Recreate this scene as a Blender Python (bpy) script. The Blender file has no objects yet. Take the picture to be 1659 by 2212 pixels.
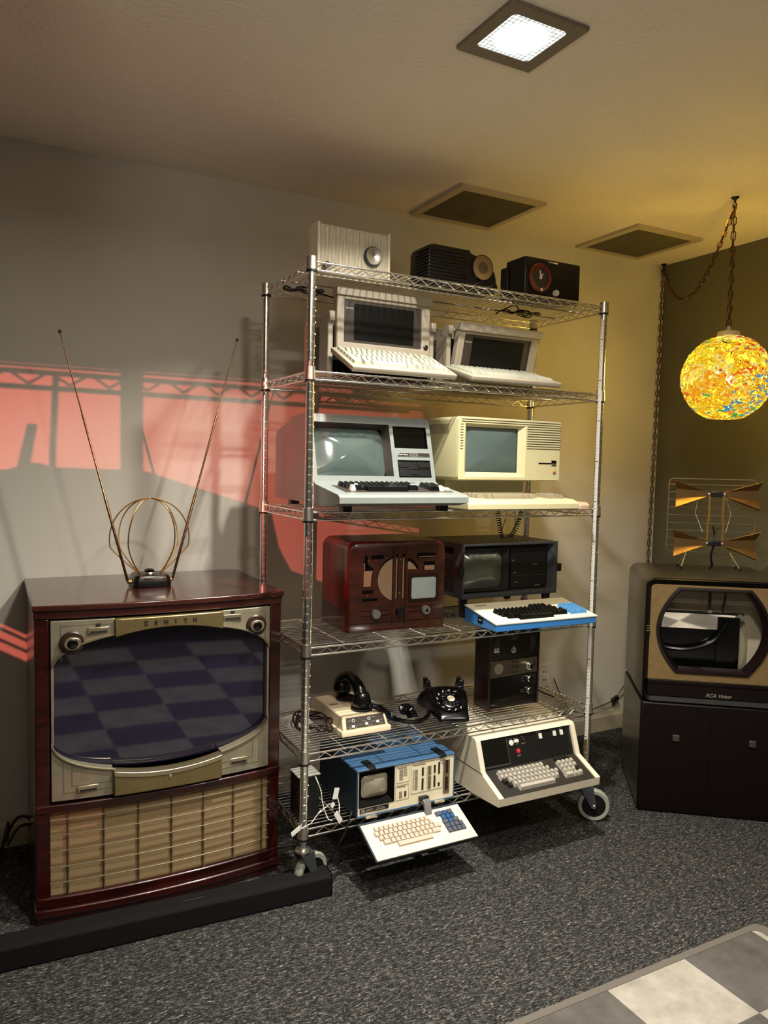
import bpy, bmesh, math, random
from mathutils import Matrix, Vector
random.seed(7)
SC = bpy.context.scene
COL = SC.collection
PI = math.pi

# ------------------------------------------------------------------ materials
def lin(h):
    h = h.lstrip('#')
    r = []
    for i in (0, 2, 4):
        c = int(h[i:i + 2], 16) / 255
        r.append(c / 12.92 if c <= .04045 else ((c + .055) / 1.055) ** 2.4)
    return (*r, 1)

def mat(name, col, rough=.5, metal=0, spec=.5, var=0, scale=20, bump=0, bscale=200, stretch=None, coat=0, ior=None):
    m = bpy.data.materials.new(name); m.use_nodes = True
    nt = m.node_tree; b = nt.nodes['Principled BSDF']
    c = lin(col) if isinstance(col, str) else (*col, 1)
    b.inputs['Base Color'].default_value = c
    b.inputs['Roughness'].default_value = rough
    b.inputs['Metallic'].default_value = metal
    b.inputs['Specular IOR Level'].default_value = spec
    if ior: b.inputs['IOR'].default_value = ior
    if coat:
        b.inputs['Coat Weight'].default_value = coat; b.inputs['Coat Roughness'].default_value = .08
    tc = nt.nodes.new('ShaderNodeTexCoord')
    src = tc.outputs['Object']
    if stretch:
        mp = nt.nodes.new('ShaderNodeMapping'); mp.inputs['Scale'].default_value = stretch
        nt.links.new(src, mp.inputs['Vector']); src = mp.outputs['Vector']
    if var:
        n = nt.nodes.new('ShaderNodeTexNoise'); n.inputs['Scale'].default_value = scale; n.inputs['Detail'].default_value = 5
        nt.links.new(src, n.inputs['Vector'])
        rp = nt.nodes.new('ShaderNodeValToRGB')
        rp.color_ramp.elements[0].position = .3; rp.color_ramp.elements[1].position = .7
        rp.color_ramp.elements[0].color = tuple(x * (1 - var) for x in c[:3]) + (1,)
        rp.color_ramp.elements[1].color = tuple(min(1, x * (1 + var)) for x in c[:3]) + (1,)
        nt.links.new(n.outputs['Fac'], rp.inputs['Fac']); nt.links.new(rp.outputs['Color'], b.inputs['Base Color'])
    if bump:
        n2 = nt.nodes.new('ShaderNodeTexNoise'); n2.inputs['Scale'].default_value = bscale; n2.inputs['Detail'].default_value = 4
        nt.links.new(src, n2.inputs['Vector'])
        bp = nt.nodes.new('ShaderNodeBump'); bp.inputs['Strength'].default_value = bump; bp.inputs['Distance'].default_value = .01
        nt.links.new(n2.outputs['Fac'], bp.inputs['Height']); nt.links.new(bp.outputs['Normal'], b.inputs['Normal'])
    return m

def emit(name, col, s):
    m = bpy.data.materials.new(name); m.use_nodes = True
    b = m.node_tree.nodes['Principled BSDF']
    b.inputs['Base Color'].default_value = (.8, .8, .8, 1)
    b.inputs['Emission Color'].default_value = (*col, 1); b.inputs['Emission Strength'].default_value = s
    return m

def node(nt, t, **k):
    n = nt.nodes.new(t)
    for a, v in k.items(): setattr(n, a, v)
    return n

def carpet_mat():
    """charcoal tweed: short pale dashes on a dark ground"""
    m = mat('charcoal_carpet', '#2b2a29', .95, spec=.1)
    nt = m.node_tree; b = nt.nodes['Principled BSDF']
    tc = node(nt, 'ShaderNodeTexCoord'); outs = []
    for sc, rz in (((52, 165, 75), .06), ((120, 340, 160), -.05)):
        mp = node(nt, 'ShaderNodeMapping'); mp.inputs['Scale'].default_value = sc; mp.inputs['Rotation'].default_value = (0, 0, rz)
        nt.links.new(tc.outputs['Object'], mp.inputs['Vector'])
        n = node(nt, 'ShaderNodeTexNoise'); n.inputs['Scale'].default_value = 1; n.inputs['Detail'].default_value = 3; n.inputs['Roughness'].default_value = .75; n.inputs['Distortion'].default_value = .8
        nt.links.new(mp.outputs['Vector'], n.inputs['Vector']); outs.append(n)
    mx = node(nt, 'ShaderNodeMath', operation='MULTIPLY_ADD'); mx.inputs[1].default_value = .5
    h = node(nt, 'ShaderNodeMath', operation='MULTIPLY'); h.inputs[1].default_value = .5
    nt.links.new(outs[1].outputs['Fac'], h.inputs[0]); nt.links.new(outs[0].outputs['Fac'], mx.inputs[0]); nt.links.new(h.outputs[0], mx.inputs[2])
    rp = node(nt, 'ShaderNodeValToRGB'); e = rp.color_ramp.elements
    e[0].position = .42; e[0].color = (.009, .0085, .0085, 1)
    e[1].position = .66; e[1].color = (.36, .335, .29, 1)
    x = e.new(.50); x.color = (.024, .023, .022, 1)
    x = e.new(.565); x.color = (.085, .08, .073, 1)
    nt.links.new(mx.outputs[0], rp.inputs['Fac']); nt.links.new(rp.outputs['Color'], b.inputs['Base Color'])
    return m

def checker_rug_mat():
    m = mat('checkered_rug', '#6b655f', .9, spec=.15)
    nt = m.node_tree; b = nt.nodes['Principled BSDF']
    tc = node(nt, 'ShaderNodeTexCoord')
    mp = node(nt, 'ShaderNodeMapping')
    mp.inputs['Location'].default_value = (-.55 / .29 + 20, .78 / .24 + 40, .5); mp.inputs['Scale'].default_value = (1 / .29, 1 / .24, 0)
    nt.links.new(tc.outputs['Object'], mp.inputs['Vector'])
    ck = node(nt, 'ShaderNodeTexChecker'); ck.inputs['Scale'].default_value = 1
    ck.inputs['Color2'].default_value = (.105, .095, .086, 1); ck.inputs['Color1'].default_value = (.36, .33, .28, 1)
    nt.links.new(mp.outputs['Vector'], ck.inputs['Vector'])
    n = node(nt, 'ShaderNodeTexNoise'); n.inputs['Scale'].default_value = 9; n.inputs['Detail'].default_value = 8; n.inputs['Roughness'].default_value = .65
    nt.links.new(tc.outputs['Object'], n.inputs['Vector'])
    rp = node(nt, 'ShaderNodeValToRGB')
    rp.color_ramp.elements[0].position = .3; rp.color_ramp.elements[0].color = (.62, .6, .58, 1)
    rp.color_ramp.elements[1].position = .6; rp.color_ramp.elements[1].color = (1, 1, 1, 1)
    nt.links.new(n.outputs['Fac'], rp.inputs['Fac'])
    mx = node(nt, 'ShaderNodeMix', data_type='RGBA', blend_type='MULTIPLY'); mx.inputs[0].default_value = 1
    nt.links.new(ck.outputs['Color'], mx.inputs[6]); nt.links.new(rp.outputs['Color'], mx.inputs[7])
    nt.links.new(mx.outputs[2], b.inputs['Base Color'])
    return m

def weave_mat(name, c1, c2, scale, rot=PI / 4):
    """woven speaker cloth: two crossed waves give a diamond weave in the X-Z plane"""
    m = mat(name, '#8a6a48', .8, spec=.3)
    nt = m.node_tree; b = nt.nodes['Principled BSDF']
    tc = node(nt, 'ShaderNodeTexCoord')
    ws = []
    for s in (1, -1):
        mp = node(nt, 'ShaderNodeMapping'); mp.inputs['Rotation'].default_value = (0, s * rot, 0); mp.inputs['Scale'].default_value = (scale,) * 3
        nt.links.new(tc.outputs['Object'], mp.inputs['Vector'])
        w = node(nt, 'ShaderNodeTexWave'); w.inputs['Scale'].default_value = 1
        nt.links.new(mp.outputs['Vector'], w.inputs['Vector']); ws.append(w)
    mu = node(nt, 'ShaderNodeMath', operation='MULTIPLY')
    nt.links.new(ws[0].outputs['Fac'], mu.inputs[0]); nt.links.new(ws[1].outputs['Fac'], mu.inputs[1])
    rp = node(nt, 'ShaderNodeValToRGB')
    rp.color_ramp.elements[0].position = .12; rp.color_ramp.elements[0].color = (*c1, 1)
    rp.color_ramp.elements[1].position = .5; rp.color_ramp.elements[1].color = (*c2, 1)
    nt.links.new(mu.outputs[0], rp.inputs['Fac']); nt.links.new(rp.outputs['Color'], b.inputs['Base Color'])
    return m

def wood_mat(name, c1, c2, stretch, rough=.3, coat=.4, scale=6):
    m = mat(name, c1, rough, coat=coat)
    nt = m.node_tree; b = nt.nodes['Principled BSDF']
    tc = node(nt, 'ShaderNodeTexCoord')
    mp = node(nt, 'ShaderNodeMapping'); mp.inputs['Scale'].default_value = stretch
    nt.links.new(tc.outputs['Object'], mp.inputs['Vector'])
    n = node(nt, 'ShaderNodeTexNoise'); n.inputs['Scale'].default_value = scale; n.inputs['Detail'].default_value = 7; n.inputs['Distortion'].default_value = .6
    nt.links.new(mp.outputs['Vector'], n.inputs['Vector'])
    rp = node(nt, 'ShaderNodeValToRGB')
    rp.color_ramp.elements[0].position = .32; rp.color_ramp.elements[0].color = lin(c1)
    rp.color_ramp.elements[1].position = .7; rp.color_ramp.elements[1].color = lin(c2)
    nt.links.new(n.outputs['Fac'], rp.inputs['Fac']); nt.links.new(rp.outputs['Color'], b.inputs['Base Color'])
    return m

def shade_mat():
    """spun acrylic lamp shade: glowing coloured threads with gaps between them"""
    m = bpy.data.materials.new('spun_acrylic'); m.use_nodes = True
    nt = m.node_tree; nt.nodes.clear(); L = nt.links.new
    out = node(nt, 'ShaderNodeOutputMaterial')
    tc = node(nt, 'ShaderNodeTexCoord')
    # thread lines
    n0 = node(nt, 'ShaderNodeTexNoise'); n0.inputs['Scale'].default_value = 36; n0.inputs['Detail'].default_value = 4; n0.inputs['Distortion'].default_value = 2.6
    L(tc.outputs['Object'], n0.inputs['Vector'])
    # patches of colour
    mp = node(nt, 'ShaderNodeMapping'); mp.inputs['Scale'].default_value = (14, 14, 26)
    L(tc.outputs['Object'], mp.inputs['Vector'])
    nz = node(nt, 'ShaderNodeTexNoise'); nz.inputs['Scale'].default_value = 1.5; nz.inputs['Detail'].default_value = 2
    L(mp.outputs['Vector'], nz.inputs['Vector'])
    ad = node(nt, 'ShaderNodeMix', data_type='RGBA'); ad.inputs[0].default_value = .35
    L(mp.outputs['Vector'], ad.inputs[6]); 
    sc = node(nt, 'ShaderNodeVectorMath', operation='SCALE'); sc.inputs[3].default_value = 9
    L(nz.outputs['Color'], sc.inputs[0])
    av = node(nt, 'ShaderNodeVectorMath', operation='ADD')
    L(mp.outputs['Vector'], av.inputs[0]); L(sc.outputs[0], av.inputs[1])
    vo = node(nt, 'ShaderNodeTexVoronoi'); vo.inputs['Scale'].default_value = .58
    L(av.outputs[0], vo.inputs['Vector'])
    sp = node(nt, 'ShaderNodeSeparateColor'); L(vo.outputs['Color'], sp.inputs[0])
    rp = node(nt, 'ShaderNodeValToRGB'); rp.color_ramp.interpolation = 'CONSTANT'
    cols = [(0, (1.0, .58, .02)), (.20, (1, .80, .05)), (.50, (1.0, .40, .02)), (.66, (1, .86, .28)), (.83, (.95, .18, .02)), (.88, (.03, .55, .12)), (.93, (.05, .36, .75)), (.975, (.75, .06, .05))]
    e = rp.color_ramp.elements
    while len(e) < len(cols): e.new(.5)
    for i, (p, c) in enumerate(cols): e[i].position = p; e[i].color = (*c, 1)
    L(sp.outputs[0], rp.inputs['Fac'])
    # dark veins between threads
    vr = node(nt, 'ShaderNodeValToRGB'); ve = vr.color_ramp.elements
    ve[0].position = .38; ve[0].color = (1, .95, .85, 1); ve[1].position = .66; ve[1].color = (1.0, .9, .7, 1)
    x = ve.new(.45); x.color = (.30, .17, .05, 1)
    x = ve.new(.49); x.color = (1.25, 1.2, 1, 1)
    x = ve.new(.56); x.color = (.55, .34, .1, 1)
    x = ve.new(.60); x.color = (1.3, 1.2, 1, 1)
    L(n0.outputs['Fac'], vr.inputs['Fac'])
    mu = node(nt, 'ShaderNodeMix', data_type='RGBA', blend_type='MULTIPLY'); mu.inputs[0].default_value = 1
    L(rp.outputs['Color'], mu.inputs[6]); L(vr.outputs['Color'], mu.inputs[7])
    em = node(nt, 'ShaderNodeEmission'); em.inputs['Strength'].default_value = .95
    L(mu.outputs[2], em.inputs['Color'])
    tl = node(nt, 'ShaderNodeBsdfDiffuse'); tl.inputs['Color'].default_value = (.10, .06, .01, 1)
    as_ = node(nt, 'ShaderNodeAddShader'); L(em.outputs[0], as_.inputs[0]); L(tl.outputs[0], as_.inputs[1])
    tr = node(nt, 'ShaderNodeBsdfTransparent'); tr.inputs['Color'].default_value = (1, .86, .45, 1)
    n1 = node(nt, 'ShaderNodeTexNoise'); n1.inputs['Scale'].default_value = 40; n1.inputs['Detail'].default_value = 4; n1.inputs['Distortion'].default_value = 1.2
    L(tc.outputs['Object'], n1.inputs['Vector'])
    th = node(nt, 'ShaderNodeMath', operation='GREATER_THAN'); th.inputs[1].default_value = .60
    L(n1.outputs['Fac'], th.inputs[0])
    mx = node(nt, 'ShaderNodeMixShader'); L(th.outputs[0], mx.inputs[0]); L(as_.outputs[0], mx.inputs[1]); L(tr.outputs[0], mx.inputs[2])
    L(mx.outputs[0], out.inputs['Surface'])
    return m

def lens_mat():
    """prismatic ceiling lens: bright with a grid of dimmer prisms"""
    m = emit('prismatic_lens', (.86, 1, 1), 6)
    nt = m.node_tree; b = nt.nodes['Principled BSDF']
    tc = node(nt, 'ShaderNodeTexCoord')
    mp = node(nt, 'ShaderNodeMapping'); mp.inputs['Scale'].default_value = (75, 75, 0)
    nt.links.new(tc.outputs['Object'], mp.inputs['Vector'])
    vo = node(nt, 'ShaderNodeTexVoronoi'); vo.inputs['Scale'].default_value = 1; vo.inputs['Randomness'].default_value = .1
    nt.links.new(mp.outputs['Vector'], vo.inputs['Vector'])
    gt = node(nt, 'ShaderNodeMath', operation='GREATER_THAN'); gt.inputs[1].default_value = .42
    nt.links.new(vo.outputs['Distance'], gt.inputs[0])
    # brighter in the middle
    ln = node(nt, 'ShaderNodeVectorMath', operation='LENGTH'); nt.links.new(tc.outputs['Object'], ln.inputs[0])
    mr = node(nt, 'ShaderNodeMapRange'); mr.inputs[1].default_value = .045; mr.inputs[2].default_value = .075; mr.inputs[3].default_value = 1; mr.inputs[4].default_value = 0
    nt.links.new(ln.outputs['Value'], mr.inputs[0])
    om = node(nt, 'ShaderNodeMath', operation='SUBTRACT'); om.inputs[0].default_value = 1
    nt.links.new(gt.outputs[0], om.inputs[1])
    mxx = node(nt, 'ShaderNodeMath', operation='MAXIMUM'); nt.links.new(om.outputs[0], mxx.inputs[0]); nt.links.new(mr.outputs[0], mxx.inputs[1])
    mm = node(nt, 'ShaderNodeMath', operation='MULTIPLY_ADD'); mm.inputs[1].default_value = 1.3; mm.inputs[2].default_value = .36
    nt.links.new(mxx.outputs[0], mm.inputs[0]); nt.links.new(mm.outputs[0], b.inputs['Emission Strength'])
    return m

M = {}
M['chrome'] = mat('chrome', '#f2efe8', .2, 1)
M['chrome2'] = mat('bright_steel', '#e2ddd2', .3, 1)
M['blackp'] = mat('black_plastic', '#0b0b0b', .4)
M['blackg'] = mat('black_gloss', '#050505', .15)
M['bake'] = mat('dark_bakelite', '#0c0807', .28)
M['dark'] = mat('void_black', '#030303', .7, spec=.1)
M['rubber'] = mat('grey_rubber', '#8f9184', .6)
M['white'] = mat('white_paint', '#cfc8ba', .5)
M['cream'] = mat('cream_plastic', '#d8c6a4', .45, var=.04, scale=30)
M['ivory'] = mat('ivory_plastic', '#dcd2b8', .45, var=.05, scale=40)
M['peach'] = mat('peach_side', '#b39580', .5)
M['compaq'] = mat('warm_grey_plastic', '#988d7b', .5, var=.04, scale=25, bump=.05, bscale=900)
M['compaqk'] = mat('pale_keycap', '#aaa897', .5)
M['compaqk2'] = mat('grey_green_keycap', '#9fa08d', .5)
M['lcd'] = mat('dark_display', '#0d0d0b', .25)
M['smoke'] = mat('smoked_bezel', '#3b332d', .35)
M['silver'] = mat('silver_grey_plastic', '#7b807c', .38, var=.03, scale=30)
M['crt'] = mat('grey_green_crt', '#4d5955', .1, spec=.8, coat=.6, var=.12, scale=5, stretch=(1, 1, 3))
M['crt_dark'] = mat('olive_crt', '#4c4f45', .12, spec=.7, coat=.5)
M['crt_pale'] = mat('pale_crt', '#a2aca9', .12, spec=.7, coat=.5, var=.1, scale=8)
M['crt_warm'] = mat('warm_grey_crt', '#86806d', .15, spec=.6, coat=.4)
M['lisa'] = mat('aged_beige_plastic', '#b9b087', .5, var=.03, scale=20)
M['lisak'] = mat('taupe_keycap', '#857b62', .5)
M['maroon'] = wood_mat('red_mahogany', '#3a0d0a', '#6b1a14', (1, 1, .12), .25, .5, 30)
M['walnut'] = wood_mat('brown_walnut', '#2b120a', '#4b2213', (.3, 1, 1), .3, .5, 40)
M['walnutd'] = wood_mat('dark_walnut', '#180b07', '#2a140c', (1, 1, .3), .35, .3, 30)
M['tvwood'] = wood_mat('console_mahogany', '#1d0604', '#3c0f0a', (.25, 2, 1.5), .28, .5, 18)
M['tvtop'] = wood_mat('console_top', '#2c100c', '#4e241c', (.3, 2.5, 1), .22, .6, 9)
M['kgrey'] = mat('dark_grey_metal', '#34363a', .5, var=.05, scale=30)
M['kblue'] = mat('bright_blue_enamel', '#2f6fae', .45)
M['kcream'] = mat('pale_cream_enamel', '#dcd6bd', .5)
M['keyblue'] = mat('blue_keycap', '#4a86b8', .45)
M['keyblack'] = mat('black_keycap', '#0a0a0b', .28)
M['keywhite'] = mat('cream_keycap', '#e6dfbf', .45)
M['oblue'] = mat('slate_blue_paint', '#36597b', .55, var=.07, scale=40)
M['onavy'] = mat('navy_side', '#10202f', .6)
M['ocream'] = mat('cream_enamel', '#ded3b4', .55)
M['okey'] = mat('beige_keycap', '#b9a895', .55)
M['okeyd'] = mat('slate_keycap', '#454b57', .5)
M['okeyb'] = mat('royal_blue_keycap', '#1c4a7c', .45)
M['print'] = mat('printed_black', '#15130f', .6)
M['printg'] = mat('printed_grey', '#777064', .6)
M['printw'] = mat('printed_white', '#cfcbc0', .6)
M['ibm'] = mat('off_white_shell', '#d4c9b2', .5, var=.03, scale=20)
M['ibmd'] = mat('black_panel', '#0c0b0a', .45)
M['ibmdk'] = mat('brown_black_deck', '#191512', .55)
M['ibmk'] = mat('grey_keycap', '#a49d91', .45)
M['red'] = mat('red_switch', '#c22a30', .4)
M['phone'] = mat('telephone_black', '#070707', .22)
M['dialwhite'] = mat('dial_card', '#d8ceb0', .6)
M['alum'] = mat('brushed_aluminium', '#8b8374', .32, 1)
M['gold'] = mat('gold_trim', '#8d7c55', .35, .75, var=.1, scale=30)
M['goldl'] = mat('pale_gold_trim', '#a89c7f', .3, .8)
M['bez'] = mat('champagne_metal', '#9a927c', .42, .55, var=.12, scale=25)
M['bezd'] = mat('etched_champagne', '#847a5c', .5, .5)
M['brass'] = mat('brass', '#c79c52', .36, 1)
M['flag'] = mat('antique_gold', '#80623a', .38, .85)
M['copper'] = mat('antique_brass', '#7a5a40', .28, 1)
M['tvglass'] = mat('violet_dark_glass', '#171428', .03, spec=.5, ior=1.55)
M['tube'] = mat('tube_shadow', '#17121c', .3)
M['cloth'] = weave_mat('gold_speaker_cloth', (.10, .06, .025), (.62, .44, .23), 170)
M['cloth2'] = weave_mat('tan_speaker_cloth', (.10, .05, .02), (.60, .40, .24), 170)
M['olive'] = mat('bronze_grey_lacquer', '#3a352b', .3, .3, coat=.3)
M['olived'] = mat('dark_maroon_lacquer', '#0e0504', .5, spec=.2)
M['rcablack'] = mat('console_black', '#070505', .4, spec=.3)
M['tan'] = mat('tan_linen', '#6e5731', .75, var=.1, scale=60, bump=.1, bscale=600)
M['maskm'] = mat('oxblood_mask', '#160a0a', .35)
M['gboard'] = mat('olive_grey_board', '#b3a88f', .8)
M['wall'] = mat('grey_wall_paint', '#cbc5b8', .85, spec=.2, var=.03, scale=3, bump=.08, bscale=160)
M['wallr'] = mat('taupe_wall_paint', '#5f5b4b', .9, spec=.15, var=.04, scale=3, bump=.08, bscale=160)
M['ceil'] = mat('textured_ceiling_paint', '#e4dacb', .9, spec=.1, bump=.5, bscale=60)
M['basebd'] = mat('baseboard_paint', '#b3a78f', .5, var=.1, scale=12)
M['vent'] = mat('vent_cloth', '#5d5644', .9, var=.12, scale=12)
M['ventf'] = mat('vent_frame_paint', '#b8ab92', .5)
M['fixt'] = mat('fixture_trim', '#746858', .4)
M['lens'] = lens_mat()
M['carpet'] = carpet_mat(); M['rug'] = checker_rug_mat(); M['rugedge'] = mat('rug_binding', '#5f5850', .9)
M['paper'] = mat('white_paper', '#dcdad2', .8)
M['tape'] = mat('measuring_tape', '#d6d3cc', .6)
M['shade'] = shade_mat()
M['brown'] = mat('brown_cord', '#2b130c', .4)
M['orange'] = mat('red_brown_ring', '#6e2712', .25, coat=.4)
M['tan2'] = mat('tan_dial', '#8a6d42', .4)
M['tan3'] = mat('olive_tan_dial', '#5c4a2e', .5)
M['knobg'] = mat('grey_knob', '#6f6e6b', .35)
M['knobd'] = mat('slate_knob', '#33383a', .35)
M['charc'] = mat('charcoal_fabric', '#0f0e0e', .85, spec=.2)
M['glass'] = mat('clear_glass', '#ffffff', .02); M['glass'].node_tree.nodes['Principled BSDF'].inputs['Transmission Weight'].default_value = 1
M['cardw'] = mat('card_white', '#c9c2b2', .7); M['cardg'] = mat('card_grey', '#8a857b', .7)
for n_, c_ in (('ag', '#3f8f3c'), ('ay', '#d9b23a'), ('ao', '#d9772c'), ('ar', '#b8322f'), ('ap', '#6f3a78'), ('ab', '#2f7fae')): M[n_] = mat('stripe_' + n_, c_, .5)

# ------------------------------------------------------------------ mesh builder
class MB:
    def __init__(s): s.v = []; s.f = []; s.m = []; s.M = Matrix(); s.warp = None
    def add(s, vs, fs, mi=0):
        o = len(s.v)
        for p in vs:
            p = s.M @ Vector(p)
            if s.warp: p = Vector(s.warp(p))
            s.v.append(p)
        for f in fs: s.f.append([o + i for i in f]); s.m.append(mi)
    def hexa(s, b, t, mi=0):
        s.add(list(b) + list(t), [(3, 2, 1, 0), (4, 5, 6, 7), (0, 1, 5, 4), (1, 2, 6, 5), (2, 3, 7, 6), (3, 0, 4, 7)], mi)
    def box(s, x0, x1, y0, y1, z0, z1, mi=0):
        s.hexa([(x0, y0, z0), (x1, y0, z0), (x1, y1, z0), (x0, y1, z0)], [(x0, y0, z1), (x1, y0, z1), (x1, y1, z1), (x0, y1, z1)], mi)
    def key(s, x0, x1, y0, y1, z, h, t=.003, mi=0, back=0):
        s.hexa([(x0, y0, z), (x1, y0, z), (x1, y1, z), (x0, y1, z)], [(x0 + t, y0 + t, z + h), (x1 - t, y0 + t, z + h), (x1 - t, y1 - t * .4, z + h + back), (x0 + t, y1 - t * .4, z + h + back)], mi)
    def loft(s, loops, c0=True, c1=True, mi=0, closed=True):
        n = len(loops[0]); vs = [p for l in loops for p in l]; fs = []
        for k in range(len(loops) - 1):
            for i in range(n if closed else n - 1):
                j = (i + 1) % n
                fs.append((k * n + i, k * n + j, (k + 1) * n + j, (k + 1) * n + i))
        if c0: fs.append(tuple(range(n))[::-1])
        if c1: fs.append(tuple((len(loops) - 1) * n + i for i in range(n)))
        s.add(vs, fs, mi)
    def prism(s, poly, ax, a0, a1, mi=0):
        f = {'x': lambda p, a: (a, p[0], p[1]), 'y': lambda p, a: (p[0], a, p[1]), 'z': lambda p, a: (p[0], p[1], a)}[ax]
        s.loft([[f(p, a0) for p in poly], [f(p, a1) for p in poly]], mi=mi)
    def tube(s, pts, r, n=8, closed=False, mi=0):
        pts = [Vector(p) for p in pts]; N = len(pts)
        rr = r if hasattr(r, '__len__') else [r] * N
        loops = []; up = None
        for i in range(N):
            if closed: t = pts[(i + 1) % N] - pts[i - 1]
            else: t = pts[min(i + 1, N - 1)] - pts[max(i - 1, 0)]
            if t.length < 1e-9: t = Vector((0, 0, 1))
            t.normalize()
            if up is None:
                up = Vector((0, 0, 1)) if abs(t.z) < .9 else Vector((1, 0, 0))
            u = up - t * up.dot(t)
            if u.length < 1e-6: u = t.orthogonal()
            u.normalize(); w = t.cross(u); up = u
            loops.append([pts[i] + (u * math.cos(a) + w * math.sin(a)) * rr[i] for a in [2 * PI * k / n for k in range(n)]])
        if closed: loops.append(loops[0])
        s.loft(loops, not closed, not closed, mi)
    def rod(s, a, b, r, n=8, mi=0): s.tube([a, b], r, n, mi=mi)
    def lathe(s, prof, o=(0, 0, 0), ax='z', n=24, mi=0, c=True):
        loops = []
        for r, h in prof:
            l = []
            for k in range(n):
                a = 2 * PI * k / n; x, y = r * math.cos(a), r * math.sin(a)
                p = {'z': (x, y, h), 'y': (x, h, -y), 'x': (h, x, y)}[ax]
                l.append((p[0] + o[0], p[1] + o[1], p[2] + o[2]))
            loops.append(l)
        s.loft(loops, c, c, mi)
    def sphere(s, o, r, n=12, mi=0): s.lathe([(max(1e-4, r * math.sin(PI * k / n)), -r * math.cos(PI * k / n)) for k in range(n + 1)], o, 'z', n * 2, mi)
    def panel(s, x0, x1, z0, z1, holes, y=0, mi=0):
        """flat panel in XZ with rectangular holes"""
        xs = sorted({x0, x1, *[h[0] for h in holes], *[h[1] for h in holes]}); zs = sorted({z0, z1, *[h[2] for h in holes], *[h[3] for h in holes]})
        for i in range(len(xs) - 1):
            for j in range(len(zs) - 1):
                cx, cz = (xs[i] + xs[i + 1]) / 2, (zs[j] + zs[j + 1]) / 2
                if any(h[0] < cx < h[1] and h[2] < cz < h[3] for h in holes): continue
                s.add([(xs[i], y, zs[j]), (xs[i + 1], y, zs[j]), (xs[i + 1], y, zs[j + 1]), (xs[i], y, zs[j + 1])], [(0, 1, 2, 3)], mi)
    def recess(s, h, h2, y0, y1, mi=0, n=1, r=0, cap=False):
        s.loft([lp(rrect(*h, r, n), y0), lp(rrect(*h2, r, n), y1)], False, cap, mi)
    def dome(s, x0, x1, z0, z1, y, bulge, r=.02, n=5, rings=7, mi=0):
        """convex tube face, bulging toward -y"""
        o = rrect(x0, x1, z0, z1, r, n); cx, cz = (x0 + x1) / 2, (z0 + z1) / 2
        loops = []
        for k in range(rings):
            t = 1 - k / (rings - .5)
            loops.append([(cx + (p[0] - cx) * t, y - bulge * (1 - t * t), cz + (p[1] - cz) * t) for p in o])
        s.loft(loops, False, True, mi)
    def strip(s, us, lo, hi, y0, y1, mi=0):
        """solid between two curves z=lo(u), z=hi(u), cut into columns so it can follow a bow"""
        loops = []
        for u in us:
            a, b = lo(u), hi(u)
            loops.append([(u, y0, a), (u, y1, a), (u, y1, b), (u, y0, b)])
        s.loft(loops, True, True, mi)
    def build(s, name, mats, parent=None, smooth=35, bevel=0, seg=2):
        me = bpy.data.meshes.new(name)
        me.from_pydata([tuple(p) for p in s.v], [], s.f)
        if not isinstance(mats, (list, tuple)): mats = [mats]
        for m in mats: me.materials.append(m)
        for p, k in zip(me.polygons, s.m): p.material_index = k
        bm = bmesh.new(); bm.from_mesh(me)
        bmesh.ops.recalc_face_normals(bm, faces=bm.faces[:]); bm.to_mesh(me); bm.free()
        if smooth:
            me.polygons.foreach_set('use_smooth', [True] * len(me.polygons)); me.set_sharp_from_angle(angle=math.radians(smooth))
        o = bpy.data.objects.new(name, me); COL.objects.link(o)
        if parent: o.parent = parent
        if bevel:
            b = o.modifiers.new('edge', 'BEVEL'); b.width = bevel; b.segments = seg; b.limit_method = 'ANGLE'; b.angle_limit = math.radians(40)
        return o

def rrect(x0, x1, z0, z1, r=0, n=4):
    if r <= 0: return [(x0, z0), (x1, z0), (x1, z1), (x0, z1)]
    p = []
    for cx, cz, a in ((x1 - r, z0 + r, -PI / 2), (x1 - r, z1 - r, 0), (x0 + r, z1 - r, PI / 2), (x0 + r, z0 + r, PI)):
        for k in range(n + 1):
            t = a + PI / 2 * k / n; p.append((cx + r * math.cos(t), cz + r * math.sin(t)))
    return p
def lp(poly, y): return [(p[0], y, p[1]) for p in poly]
def lpz(poly, z): return [(p[0], p[1], z) for p in poly]
def frange(a, b, n): return [a + (b - a) * i / n for i in range(n + 1)]

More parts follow.
